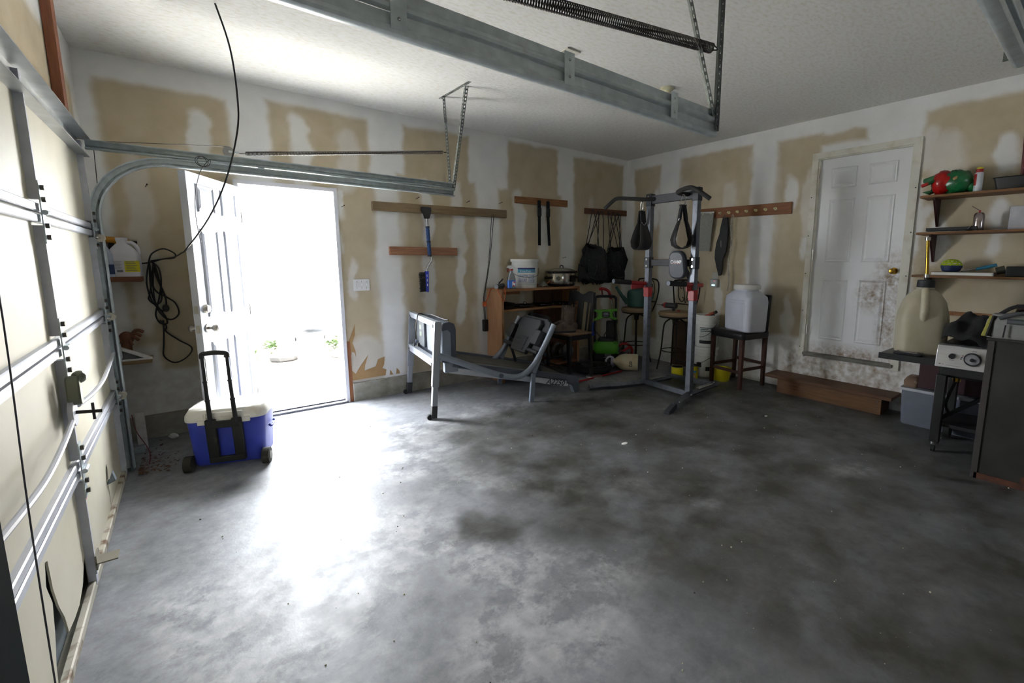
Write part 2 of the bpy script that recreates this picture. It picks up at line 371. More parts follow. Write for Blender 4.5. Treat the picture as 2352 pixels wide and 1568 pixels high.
# small tinted window in the right wall, behind the camera's right shoulder
win = Thing('window_1', None, None, (4.7, YR, 1.05), kind='structure')
win.part('window_frame', MB().box(4.18,4.24,YR-.06,YR+.02,1.03,1.97).box(5.16,5.22,YR-.06,YR+.02,1.03,1.97).box(4.24,5.16,YR-.06,YR+.02,1.03,1.09).box(4.24,5.16,YR-.06,YR+.02,1.91,1.97).box(4.68,4.72,YR-.05,YR+.01,1.09,1.91), whitepaint)
gm = bpy.data.materials.new('tinted_window_glass'); gm.use_nodes = True; gN = gm.node_tree.nodes; gN.remove(gN['Principled BSDF'])
gt = gN.new('ShaderNodeBsdfTransparent'); gt.inputs[0].default_value = (.30,.31,.32,1); gg = gN.new('ShaderNodeBsdfGlossy'); gg.inputs['Roughness'].default_value = .05; gx = gN.new('ShaderNodeMixShader'); gx.inputs[0].default_value = .06
gm.node_tree.links.new(gt.outputs[0], gx.inputs[1]); gm.node_tree.links.new(gg.outputs[0], gx.inputs[2]); gm.node_tree.links.new(gx.outputs[0], gN['Material Output'].inputs[0])
for x in (4.24, 4.72): win.part('pane', MB().box(x, x+.44, YR-.03, YR-.026, 1.09, 1.91), gm)
conc = mat('stem_wall_concrete', '#a19e93', .85, col2='#7d7a6d', scale=9, bump=.35, bscale=40)
struct('baseboard_left', MB().box(0, .86, W-.02, W+.2, -.02, .19).box(1.70, L, W-.025, W+.2, -.02, .19), conc, bevel=.006)
# stucco-free back side of the side wall (outside), so daylight only enters by the door
ext = mat('exterior_siding', '#cfd2d2', .8, var=.04)
struct('wall_back_light_block', MB().box(L+.10, L+.2, YR-.2, W+.16, -.1, H+.1), ext)  # unseen slab added behind the back wall to keep outside light out
struct('wall_outer', MB().box(-.3, .86, W+.12, W+.16, -.1, H+.2).box(1.665, L+.3, W+.12, W+.16, -.1, H+.2).box(.86, 1.665, W+.12, W+.16, 2.10, H+.2), ext)
# torn drywall paper around the doorway foot
kraft = mat('torn_kraft_paper', '#a98a61', .9, col2='#97774f', scale=8)
MW = frame((0, W, 0), (1,0,0), y=(0,0,1))   # local x -> +X, local y -> +Z, local z -> -Y
for poly in ([(1.672,.44),(1.70,.55),(1.672,.60),(1.70,.65),(1.755,.79),(1.75,.68),(1.72,.60),(1.745,.52),(1.75,.45),(1.735,.50),(1.71,.51),(1.70,.47),(1.675,.36)],
             [(1.70,.215),(1.69,.33),(1.735,.28),(1.78,.35),(1.865,.46),(1.83,.36),(1.82,.30),(1.90,.32),(1.935,.33),(1.96,.40),(2.03,.42),(2.02,.34),(2.0,.30),(2.04,.28),(2.03,.22)],
             [(2.075,.215),(2.08,.27),(2.10,.235),(2.11,.215)], [(2.14,.215),(2.15,.28),(2.175,.25),(2.18,.215)]):
    build('torn_paper', MB().prism(poly, .0025, MW), kraft, wall_left, smooth=False)
# screws and nails left in the walls
nailm = mat('rusty_nail', '#3b322a', .5, .6)
for (x, z) in ((2.44,2.07),(3.03,2.08),(3.46,2.10),(4.45,1.46),(.31,1.98),(1.70,1.93)):
    build('nail', MB().cyl((x, W, z), (x+.012, W-.05, z+.012), .003, n=6).cyl((x+.012, W-.048, z+.012), (x+.0125, W-.052, z+.0125), .006, n=8), nailm, wall_left)

# ================================================================ EXTERIOR (seen through the open door)
pave = mat('pale_concrete_path', '#c9c7c2', .8, var=.05, scale=4, bump=.1)
struct('ground', MB().box(-6, 12, W+.16, 14, -.14, -.06), pave)
soil = mat('dark_soil', '#2f271f', .95, var=.3, scale=30, bump=.6)
struct('soil_bed', MB().hexa([(-.4,4.75,-.07),(5,4.75,-.07),(5,7.0,-.07),(-.4,7.0,-.07)], [(-.4,4.8,-.045),(5,4.8,-.045),(5,7.0,-.02),(-.4,7.0,-.02)]), soil)
fencew = mat('weathered_fence_board', '#c9bfae', .8, col2='#b5a78f', scale=4, stretch=(8,8,.8), bump=.2)
fn = Thing('board_fence', 'pale board fence beyond the open side door', 'fence', (2.1, 7.06, -.06))
for i in range(44):
    x = -1.6+i*.16; h = 1.56+random.uniform(-.01, .02)
    fn.part('fence_board', MB().box(x, x+.148, 7.05, 7.07, -.06, h), fencew)
for z in (.3, 1.45): fn.part('fence_rail', MB().box(-1.6, 5.5, 7.0, 7.05, z, z+.09), fencew)
rust = mat('rust_stain_nail', '#b0672a', .7)
for i in range(22):
    x = .3+i*.16; fn.part('rusty_nail', MB().box(x+.065, x+.085, 7.04, 7.05, 1.545, 1.575), rust)
binm = mat('darkened_bin_plastic', '#101214', .6, var=.04)  # base colour darkened so the bin shows in the overbright light outside
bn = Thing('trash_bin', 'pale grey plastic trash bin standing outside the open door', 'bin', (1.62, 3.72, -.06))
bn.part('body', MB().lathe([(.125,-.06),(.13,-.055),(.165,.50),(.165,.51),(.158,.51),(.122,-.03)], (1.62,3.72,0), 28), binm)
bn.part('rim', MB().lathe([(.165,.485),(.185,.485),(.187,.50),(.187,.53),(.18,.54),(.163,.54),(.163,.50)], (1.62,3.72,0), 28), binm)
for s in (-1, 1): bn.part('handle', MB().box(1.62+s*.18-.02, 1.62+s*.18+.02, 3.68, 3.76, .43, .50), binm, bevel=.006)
leafm = mat('garden_leaf_green', '#23330b', .6, col2='#182708', scale=10)
for k, (x, y, r, n) in enumerate(((1.1,5.3,.16,90),(1.42,5.6,.2,110),(2.2,5.2,.22,130),(2.5,5.7,.3,150),(.6,5.5,.2,90))):
    mb = MB(); rng = random.Random(k)
    for i in range(n):
        a = rng.uniform(0, 2*PI); e = rng.uniform(.1, 1.3); d = Vector((math.cos(a)*math.cos(e), math.sin(a)*math.cos(e), math.sin(e))); R = r*rng.uniform(.5, 1)
        c = Vector((x, y, -.02))+d*R; s = d.cross(Vector((0,0,1))).normalized()*.028; t = (d+Vector((rng.uniform(-.6,.6), rng.uniform(-.6,.6), rng.uniform(-.5,.3)))).normalized()*.06
        mb.add([c, c+t*.5+s, c+t, c+t*.5-s], [(0,1,2,3)])
        if i % 6 == 0: mb.cyl((x, y, -.04), c, .003, n=4)
    lab = ['small leafy green plant nearest the door leaf outside','leafy green clump left of the outside boulder','leafy green plant right of the trash bin outside','largest leafy plant by the fence, right','leafy plant at the bed end behind the door leaf'][k]
    tag(build('leafy_plant', mb, leafm, smooth=False), lab, 'plant', 'plants in the bed outside')
rock = mat('grey_rock', '#1f1d1b', .9, var=.25, scale=14, bump=.8, bscale=12)
for k, (x, y, z, a, b_, c_) in enumerate(((1.52,5.0,.02,.2,.14,.12),(2.25,4.85,.0,.16,.12,.09),(1.93,3.42,-.03,.1,.09,.06))):
    mb = MB().sph((x, y, z), (a, b_, c_), 12, 8); rng = random.Random(k+3)
    mb.v = [(px+rng.uniform(-.02,.02), py+rng.uniform(-.02,.02), pz+rng.uniform(-.015,.015)) for px, py, pz in mb.v]
    tag(build('rock', mb, rock, ang=20), ['grey rock between the plants outside, left of the bin','grey rock behind the bin outside','small brown grey rock at the door foot, right of the bin'][k], 'rock', 'rocks outside')
# ================================================================ DOORS
def six_panels(T, M, w, m, dp=1):
    """raised panels of a six-panel leaf; M maps local (x along width, y up, z out)"""
    st, ms = .105, .10; pw = (w-2*st-ms)/2
    for (z0, z1) in ((.16,.80),(.98,1.62),(1.73,1.93)):
        for x0 in (st, st+pw+ms):
            mb = MB(); x1 = x0+pw; t = .022
            # sunk bevel frame: four sloping mouldings, then raised field
            o = [(x0,z0),(x1,z0),(x1,z1),(x0,z1)]; i1 = [(x0+.008,z0+.008),(x1-.008,z0+.008),(x1-.008,z1-.008),(x0+.008,z1-.008)]
            i2 = [(x0+t,z0+t),(x1-t,z0+t),(x1-t,z1-t),(x0+t,z1-t)]; i3 = [(x0+t+.02,z0+t+.02),(x1-t-.02,z0+t+.02),(x1-t-.02,z1-t-.02),(x0+t+.02,z1-t-.02)]
            lv = [(o,.0),(i1,.005*dp),(i2,.0008),(i3,.004*dp)]
            for p, h in lv:
                for (a, b) in p: mb.v.append((a, b, h))
            for q in range(3):
                for e in range(4): f = (e+1) % 4; mb.f.append((q*4+e, q*4+f, q*4+4+f, q*4+4+e))
            mb.f.append((12,13,14,15)); mb.xf(M)
            T.part('door_panel', mb, m, smooth=False)
d1 = Thing('door_1', None, None, (1.26, W, 0), kind='structure')
jx0, jx1 = .86, 1.665
d1.part('door_frame', MB().box(jx0, jx0+.033, W-.012, W+.165, 0, 2.10).box(jx1-.033, jx1, W-.012, W+.165, 0, 2.10).box(jx0+.033, jx1-.033, W-.012, W+.165, 2.065, 2.10)
        .box(jx0+.033, jx0+.045, W+.05, W+.085, 0, 2.065).box(jx1-.045, jx1-.033, W+.05, W+.085, 0, 2.065).box(jx0+.045, jx1-.045, W+.05, W+.085, 2.05, 2.065), whitepaint)
d1.part('threshold', MB().box(jx0+.02, jx1-.02, W-.03, W+.16, 0, .02).box(jx0+.02, jx1-.02, W+.03, W+.12, .02, .032), mat('threshold_dark_aluminium', '#5c5c62', .45, .6))
d1.part('stud', MB().box(1.668, 1.70, W-.005, W+.09, 0, .62), firv)
hx, hy = .90, 2.135; dv = Vector((.545-.90, 1.45-2.135, 0)); lw = dv.length; dv.normalize(); nv = Vector((-dv.y, dv.x, 0))
nv = nv if nv.x > 0 else -nv
ML = Matrix((dv, Vector((0,0,1)), nv)).transposed().to_4x4(); ML.translation = (hx, hy, .03)
leaf = MB(); leaf.prism([(0,0),(lw,0),(lw,2.0),(0,2.0)], -.044, ML)
leafpaint = mat('door_leaf_paint', '#bcbfc7', .45, var=.03, scale=5)
lo = d1.part('door_leaf', leaf, leafpaint, smooth=False)
six_panels(d1, ML, lw, leafpaint, 1.7)
nick = mat('satin_nickel', '#b9b4aa', .3, 1)
def knob_on(T, M, x, z, m, r=.027, keyed=True):
    p = lambda a, b, c: M @ Vector((a, b, c))
    k = T.part('door_knob', MB().rings([p(x,z,.0),p(x,z,.008),p(x,z,.009),p(x,z,.03),p(x,z,.036),p(x,z,.045),p(x,z,.062),p(x,z,.072),p(x,z,.075)], [.033,.032,.012,.011,.018,.025,.027,.022,.012], 18), m)
    return k
knob_on(d1, ML, lw-.07, .905, nick)
p = lambda a, b, c: ML @ Vector((a, b, c))
d1.part('deadbolt', MB().rings([p(lw-.07,1.045,0),p(lw-.07,1.045,.012),p(lw-.07,1.045,.024),p(lw-.07,1.045,.026)], [.032,.031,.024,.01], 18), nick)
d1.part('outer_knob', MB().rings([p(lw-.07,.905,-.044),p(lw-.07,.905,-.05),p(lw-.07,.905,-.075),p(lw-.07,.905,-.10),p(lw-.07,.905,-.115)], [.033,.013,.013,.027,.02], 16), nick)
for z, h in ((.905,.055),(1.045,.055)):
    mb = MB(); mb.prism([(-.036,z-h/2),(-.010,z-h/2),(-.010,z+h/2),(-.036,z+h/2)], .002, frame(p(lw,0,0), nv, y=(0,0,1)))
    # plate lies on the free edge
    d1.part('latch_plate', mb, nick)
for z in (.25, 1.0, 1.78):
    d1.part('hinge', MB().cyl((hx-.005, hy-.004, z-.045), (hx-.005, hy-.004, z+.045), .008, n=10), nick)
# --- door_2 up the step in the back wall
def dirty(name, base, pts, dark='#8a735a'):
    m = bpy.data.materials.new(name); m.use_nodes = True; N = m.node_tree.nodes; K = m.node_tree.links
    b = N['Principled BSDF']; b.inputs['Roughness'].default_value = .5; tc = N.new('ShaderNodeTexCoord')
    n = N.new('ShaderNodeTexNoise'); n.inputs['Scale'].default_value = 18; n.inputs['Detail'].default_value = 10; n.inputs['Roughness'].default_value = .7; n.inputs['Distortion'].default_value = .12; K.new(tc.outputs['Object'], n.inputs[0])
    r = N.new('ShaderNodeValToRGB'); r.color_ramp.elements[0].position = .36; r.color_ramp.elements[1].position = .75; K.new(n.outputs[0], r.inputs[0])
    acc = None
    for (c, sc) in pts:
        mp = N.new('ShaderNodeMapping'); mp.inputs['Location'].default_value = tuple(-c[i]*sc[i] for i in range(3)); mp.inputs['Scale'].default_value = sc; K.new(tc.outputs['Object'], mp.inputs[0])
        g = N.new('ShaderNodeTexGradient'); g.gradient_type = 'SPHERICAL'; K.new(mp.outputs[0], g.inputs[0])
        if acc is None: acc = g.outputs['Fac']
        else:
            x = N.new('ShaderNodeMath'); x.operation = 'MAXIMUM'; K.new(acc, x.inputs[0]); K.new(g.outputs['Fac'], x.inputs[1]); acc = x.outputs[0]
    q = N.new('ShaderNodeMath'); q.operation = 'MULTIPLY'; K.new(acc, q.inputs[0]); K.new(r.outputs[0], q.inputs[1])
    q2 = N.new('ShaderNodeMath'); q2.operation = 'MULTIPLY'; q2.use_clamp = True; K.new(q.outputs[0], q2.inputs[0]); q2.inputs[1].default_value = 1.7
    x = N.new('ShaderNodeMix'); x.data_type = 'RGBA'; x.inputs[6].default_value = lin(base); x.inputs[7].default_value = lin(dark); K.new(q2.outputs[0], x.inputs[0]); K.new(x.outputs[2], b.inputs['Base Color'])
    return m
Y0, Y1, ZS, ZT = -.56, -1.353, .447, 2.477
dc = (L, (Y0+Y1)/2, ZS)
def rel(y, z): return (.03, y-dc[1], z-dc[2])
ddirty = dirty('scuffed_white_door', '#e4e5e6', [(rel(-1.29,1.28),(1,5,3.2)),(rel(-1.14,1.10),(1,5,4.5)),(rel(-1.30,.85),(1,7,1.6)),(rel(-.95,.46),(1,1.3,7))])
d2 = Thing('door_2', None, None, dc, kind='structure')
d2.part('door_leaf', MB().box(L+.03, L+.074, Y1, Y0, ZS, ZT), ddirty, smooth=False)
M2 = Matrix((Vector((0,-1,0)), Vector((0,0,1)), Vector((-1,0,0)))).transposed().to_4x4(); M2.translation = (L+.03, Y0, ZS)
six_panels(d2, M2, Y0-Y1, ddirty, 1.7)
trimm = mat('worn_white_trim', '#d3d0c4', .6, col2='#c3beac', scale=9, thresh=(.3, .5))
d2.part('jamb', MB().box(L-.005, L+.09, Y0, Y0+.03, ZS-.03, ZT+.03).box(L-.005, L+.09, Y1-.03, Y1, ZS-.03, ZT+.03).box(L-.005, L+.09, Y1, Y0, ZT, ZT+.03), trimm)
d2.part('casing', MB().prism([(Y0+.012,.39),(Y0+.072,.39),(Y0+.072,2.545),(Y0+.012,2.487)], -.02, frame((L,0,0), (0,1,0), y=(0,0,1))), trimm, smooth=False)
d2.part('casing', MB().prism([(Y1-.012,.39),(Y1-.012,2.487),(Y1-.072,2.545),(Y1-.072,.39)], -.02, frame((L,0,0), (0,1,0), y=(0,0,1))), trimm, smooth=False)
d2.part('casing', MB().prism([(Y0+.072,2.545),(Y1-.072,2.545),(Y1-.012,2.487),(Y0+.012,2.487)], -.02, frame((L,0,0), (0,1,0), y=(0,0,1))), trimm, smooth=False)
d2.part('door_leak_block', MB().box(L+.075, L+.10, Y1-.06, Y0+.06, .36, ZT+.08), trimm)  # unseen slab added behind the leaf to close a light leak
d2.part('sill', MB().box(L-.035, L+.09, Y1-.02, Y0+.02, .415, ZS-.002), mat('worn_metal_sill', '#77746a', .5, .4, var=.2))
knob_on(d2, M2, Y0+1.295 if False else (Y0-(-1.297)), 1.374-ZS-.03, brass)
for z in (.69, 1.5, 2.338): d2.part('hinge', MB().box(L-.012, L+.004, Y0-.004, Y0+.016, z-.05, z+.05), nick)
for z in (.5,.9,1.3,1.7,2.1):
    for y in (Y0+.055, Y1-.055): d2.part('nail_hole', MB().cyl((L-.0205, y, z), (L-.0195, y, z), .006, n=8), black)
# ================================================================ GARAGE DOOR
cream = mat('cream_door_panel', '#d0cab6', .55, col2='#c5beA8', scale=3, bump=.03)
alu = mat('painted_door_channel', '#bcbec6', .4, .1, var=.06)
gdc = (.05, .035, 0)
gd = Thing('garage_door', 'cream panelled sectional garage door with galvanised frame along the left', 'garage door', gdc)
GY0, GY1 = -1.335, 1.395; J = [.03, .552, 1.077, 1.611, 2.13]; GC = .03
def wob(a, b, n, amp, rng): return [(a[0]+(b[0]-a[0])*i/n+rng.uniform(-amp,amp), a[1]+(b[1]-a[1])*i/n+rng.uniform(-amp,amp)) for i in range(1, n)]
MG = frame((.045,0,0), (0,1,0), y=(0,0,1))  # local x->Y, y->Z, z->+X
for s in range(4):
    for (a, b) in ((GY0, GC), (GC, GY1)):
        if s == 0 and a == GY0:
            poly = [(GY0,.03),(-.62,.03),(-.60,.12),(-.56,.2),(-.53,.3),(-.57,.38),(-.54,.45),(-.51,.44),(-.50,.33),(-.47,.25),(-.42,.17),(-.40,.10),(-.30,.085),(-.2,.08),(-.1,.105),(-.03,.16),(.03,.18),(.03,.50),(-.02,.5),(.03,.53),(GC,.552),(GY0,.552)]
            gd.part('panel', MB().prism(poly, .006, MG), cream, smooth=False, label='torn cream panel with ragged hole at its foot')
        elif s == 0:
            # small dented hole with lifted flap
            gd.part('panel', MB().prism([(GC,.03),(.80,.03),(.80,.20),(.775,.22),(.79,.27),(.83,.295),(.855,.26),(.84,.20),(.815,.19),(.815,.03),(GY1,.03),(GY1,.552),(GC,.552)], .006, MG), cream, smooth=False)
        else: gd.part('panel', MB().box(.045, .051, a, b, J[s], J[s+1]), cream, smooth=False)
skin = mat('grey_outer_skin', '#8f989e', .7, var=.1)
gd.part('outer_skin', MB().box(.012, .018, GY0, GY1, .0, 2.13), skin)
struct('door_light_block', MB().box(-.05, -.012, GY0-.06, GY1+.06, -.05, 2.25), ext)  # unseen sheet added outside the garage door, blocks light round its edges
gd.part('torn_flap', MB().hexa([(.051,.775,.19),(.053,.80,.19),(.053,.835,.19),(.051,.835,.2)], [(.075,.79,.25),(.077,.81,.26),(.09,.80,.21),(.085,.79,.2)]), skin)
def channel(mb, y0, y1, z, h=.052, d=.028):
    mb.prism([(0,0),(d*.8,0),(d,h*.12),(d,h*.88),(d*.8,h),(0,h)], y1-y0, frame((.051,y0,z), (1,0,0), y=(0,0,1)) @ Matrix.Scale(-1, 4, (0,0,1)))
for j in (1, 2, 3):
    for z in (J[j]-.038, J[j]+.004):
        mb = MB(); channel(mb, GY0, GY1, z, .033, .020); gd.part('rail', mb, alu, smooth=False)
mb = MB(); channel(mb, GY0, GY1, .012, .04, .022); gd.part('bottom_rail', mb, mat('rusty_bottom_rail', '#bdb7a8', .6, .2, col2='#6d5236', scale=12, thresh=(.35,.5)), smooth=False)
gd.part('bottom_seal', MB().box(.02, .07, GY0, GY1, 0, .014), mat('pale_rubber_seal', '#a8a294', .7))
for s in range(4):
    for (y, wd) in ((GC, .042), (GY0+.025, .05), (GY1-.022, .044)):
        mb = MB().box(.051, .075, y-wd/2, y+wd/2, J[s]+.05*(s > 0), J[s+1]-.05*(s < 3))
        mb.box(.075, .079, y-wd/2, y-wd/2+.012, J[s]+.05, J[s+1]-.05)
        gd.part('stile', mb, mat('bright_galvanised', '#c3c6d0', .42, 0, var=.08, scale=20), smooth=False)
gd.part('top_strut', MB().box(.052, .056, GY0-.03, GY1+.02, 2.045, 2.15).box(.056, .115, GY0-.03, GY1+.02, 2.145, 2.15).box(.056, .10, GY0-.03, GY1+.02, 2.045, 2.05), mat('galvanised_strut', '#b3b7b8', .42, .7, var=.14, scale=8), smooth=False)
boltm = mat('bolt_head', '#5b564f', .4, .8)
for j in (1, 2, 3):
    for y in (GC, GY1-.03):
        h = gd.part('hinge', MB().box(.079, .083, y-.026, y+.026, J[j]-.12, J[j]+.12).cyl((.09, y-.03, J[j]), (.09, y+.03, J[j]), .01, n=10), galv, smooth=True)
        for dz in (-.095, -.05, .05, .095): gd.part('bolt', MB().cyl((.083, y, J[j]+dz), (.094, y, J[j]+dz), .011, n=6), boltm, h)
wheel = mat('nylon_roller', '#c6bfae', .5)
for z in (.548, 1.068, 1.56):
    r = gd.part('roller', MB().cyl((.098, GY1-.02, z), (.098, GY1+.03, z), .024, n=16), wheel)
    gd.part('axle', MB().cyl((.098, GY1-.12, z), (.098, GY1+.035, z), .006, n=8), steel, r)
# lock: olive cam housing, T handle and the two bent lock bars
lk = mat('olive_lock_housing', '#767a68', .35, .5, var=.1)
lo_ = gd.part('lock', MB().prism(rrect(.06,.12,.025,5), .04, frame((.079,GC-.055,.905), (0,1,0), y=(0,0,1))).sph((.115,GC-.035,.955), (.024,.03,.026)), lk, bevel=.006)
gd.part('lock_handle', MB().cyl((.095,GC-.06,.815),(.17,GC-.055,.805),.007,n=10).cyl((.145,GC-.058,.775),(.145,GC-.058,.845),.005,n=8), darksteel, lo_)
gd.part('lock_plate', MB().cyl((.079,GC-.06,.815),(.095,GC-.06,.815),.055,n=20), alu, lo_)
gd.part('lock_bar', MB().tube([(.095,GC,.83),(.105,.3,.812),(.11,.6,.808),(.105,.9,.82),(.09,1.36,.835)], .0095, n=8), alu)
gd.part('lock_bar', MB().tube([(.095,-.12,.80),(.105,-.4,.785),(.11,-.7,.775),(.105,-1.0,.785),(.09,-1.36,.80)], .0095, n=8), alu)
gd.part('foot_pull', MB().box(.079, .15, GC-.03, GC+.05, .125, .131).box(.079,.085,GC-.03,GC+.05,.10,.165), mat('tan_pull_plate', '#8d8676', .5, .3))
lbl = mat('red_warning_label', '#b5443c', .6, col2='#e0d4cf', scale=40, thresh=(.45,.5))
gd.part('warning_label', MB().box(.0791, .0797, GC-.02, GC+.02, .42, .49), lbl)
# ---------------- tracks
PROF = [(-.020,.018),(-.021,.026),(-.004,.028),(.002,.026),(.003,.020),(.003,-.004),(.010,-.007),(.016,-.012),(.018,-.019),(.014,-.026),(.005,-.0295),(-.006,-.029),(-.018,-.027),(-.024,-.020)]
def sweep(path, y, side, prof=PROF):
    """path: list of (x,z); profile offsets: first = away from the door (along side*Y), second = across the path"""
    mb = MB(); n = len(prof); m = len(path)
    for i, (x, z) in enumerate(path):
        a = path[max(i-1,0)]; b = path[min(i+1,m-1)]; d = Vector((b[0]-a[0], b[1]-a[1])).normalized(); nx, nz = -d.y, d.x
        for (o, c) in prof: mb.v.append((x+nx*c, y+side*o, z+nz*c))
    for i in range(m-1):
        for j in range(n-1): k = i*n+j; mb.f.append((k, k+n, k+n+1, k+1))
    return mb
def lower_path(zh=2.062, xe=2.51, xv=.086, r=.38):
    P = [(xv, .04), (xv, 1.0), (xv, zh-r)]
    for i in range(1, 12): a = PI/2*i/12; P.append((xv+r-r*math.cos(a), zh-r+r*math.sin(a)))
    return P+[(xv+r, zh), (1.5, zh-.002), (xe, zh-.008)]
def perforated(p0, p1, w, upv, m=galv2):
    """punched angle iron: two flanges with a row of holes each (hole discs are real recesses)"""
    p0 = Vector(p0); p1 = Vector(p1); d = (p1-p0); ln = d.length; d.normalize(); s = d.cross(Vector(upv)).normalized(); t = s.cross(d)
    mb = MB(); n = max(2, int(ln/.03)); hw = .006
    for (a, nrm) in ((s, t), (t, s)):
        for i in range(n):
            z0, z1 = ln*i/n, ln*(i+1)/n; zc = (z0+z1)/2; h = min(.008, (z1-z0)*.3)
            c = lambda x, z: p0+d*z+a*x
            o = [c(0,z0), c(w,z0), c(w,z1), c(0,z1)]; q = [c(w/2-hw,zc-h), c(w/2+hw,zc-h), c(w/2+hw,zc+h), c(w/2-hw,zc+h)]
            k = len(mb.v); mb.v += [tuple(x) for x in o+q]
            for e in range(4): f = (e+1) % 4; mb.f.append((k+e, k+f, k+4+f, k+4+e))
    return mb
def track(label, y, side, loc, hang, group='garage door tracks', vert=True):
    T = Thing('door_track', label, 'track', loc, group=group)
    lp = lower_path() if vert else [(.6,2.062),(1.5,2.06),(2.51,2.055)]
    T.part('lower_rail', sweep(lp, y, side), galv, solid=.0022)
    T.part('upper_rail', sweep([(.085,2.121),(1.2,2.123),(2.51,2.118)], y, side), galv, solid=.0022)
    for x in (.985, 1.58, 2.17): 
        pl = T.part('splice_plate', MB().box(x-.022, x+.022, y+side*.0185, y+side*.0215, 2.042, 2.149), galv)
        for z in (2.069, 2.124): T.part('rivet', MB().sph((x, y+side*.0215, z), .005, 8, 5), steel, pl)
    return T
t1 = track('galvanised door track curving up beside the open side door', 1.42, 1, (.086, 1.42, 0), None)
t1.part('flag_bracket', MB().box(.02, .115, 1.432, 1.436, 1.55, 1.74).box(.0, .02, 1.432, 1.49, 1.55, 1.74), galv)
for z in (.25, .8, 1.3): t1.part('jamb_bracket', MB().box(.0, .09, 1.43, 1.436, z, z+.06), galv)
t1.part('hanger', perforated((2.50,1.44,2.05),(2.44,1.40,H),.026,(0,1,0)), galv2, smooth=False, solid=.002)
t1.part('hanger', perforated((2.50,1.43,2.08),(2.455,1.03,H),.026,(1,0,0)), galv2, smooth=False, solid=.002)
t1.part('ceiling_angle', perforated((2.44,1.48,H-.001),(2.455,.93,H-.001),.028,(0,0,1)), galv2, smooth=False, solid=.002)
t2 = track('galvanised door track crossing the ceiling at top centre', -1.355, -1, (.086, -1.355, 0), None)
t2.part('jamb_angle', MB().box(.088,.150,-1.42,-1.262,0,1.9), mat('dark_teal_angle', '#0c1315', .95, 0, spec=.05), bevel=.003)
hgm = mat('dark_punched_angle', '#565a58', .5, .7, var=.2)
t2.part('hanger', perforated((2.515,-1.375,2.05),(2.52,-1.375,H),.034,(0,1,0)), hgm, smooth=False, solid=.002)
t2.part('hanger', perforated((2.49,-1.37,2.12),(2.10,-1.37,H),.026,(0,1,0)), galv2, smooth=False, solid=.002)
t3 = track('dark end of the second door track at the top right corner', -2.41, 1, (2.0, -2.41, 2.0), None, vert=False)
t3.part('hanger', perforated((2.50,-2.40,2.05),(2.52,-2.40,H),.03,(0,1,0)), galv2, smooth=False, solid=.002)
# ---------------- springs and pulleys
def spring(label, p0, p1, r, turns, loc):
    T = Thing('extension_spring', label, 'spring', loc, group='extension springs')
    p0 = Vector(p0); p1 = Vector(p1); d = (p1-p0); ln = d.length; d.normalize(); a = d.cross(Vector((0,0,1))).normalized(); b = d.cross(a); n = turns*9
    mb = MB(); P = [p0+d*(ln*i/n)+a*(r*math.cos(2*PI*i/9))+b*(r*math.sin(2*PI*i/9)) for i in range(n+1)]
    mb.rings(P, [.0028]*len(P), 4)
    T.part('coil', mb, darksteel, smooth=True, ang=80)
    T.part('hook', MB().tube([p1+a*r, p1+d*.03+a*r*.6, p1+d*.055, p1+d*.03-a*r*.6, p1+d*.01], .003, n=6), darksteel)
    T.part('hook', MB().tube([p0+a*r, p0-d*.03+a*r*.6, p0-d*.055, p0-d*.03-a*r*.6, p0-d*.01], .003, n=6), darksteel)
    return T
sp1 = spring('thin coil spring stretched above the side door track', (.90,1.47,2.19), (2.43,1.46,2.42), .014, 190, (1.6,1.46,2.1))
spp = sp1.part('pulley', MB().cyl((.80,1.462,2.19),(.80,1.478,2.19),.035,n=22), steel)
sp1.part('strap', MB().box(.80, .86, 1.46, 1.463, 2.183, 2.197), galv, spp)
sp2 = spring('thick dark coil spring running to the ceiling hanger at top centre', (.95,-1.40,2.19), (2.455,-1.352,2.41), .021, 135, (1.6,-1.4,2.1))
# lift cables
cab = mat('steel_cable', '#4a4a50', .6, .1)
tag(build('lift_cable', MB().tube([(.10,1.385,.06),(.10,1.40,1.2),(.12,1.45,2.15),(.80,1.47,2.225)], .0025, n=5, straight=True), cab), 'thin steel lift cable beside the side door track', 'cable', 'lift cables')
tag(build('pull_rope', MB().tube([(.165,-1.19,.03),(.16,-1.13,.8),(.15,-1.02,1.4),(.13,-.99,2.1)], .0019, n=6), cab), 'dark pull rope hanging across the near cream door panels', 'rope')
# header board beside the door
tag(build('mounting_board', MB().box(0.002, .045, 1.25, 1.36, 2.2, H), wood('red_fir_upright', '#7d4a2c', '#63351c', 2)), 'reddish vertical wooden board above the garage door corner', 'board')
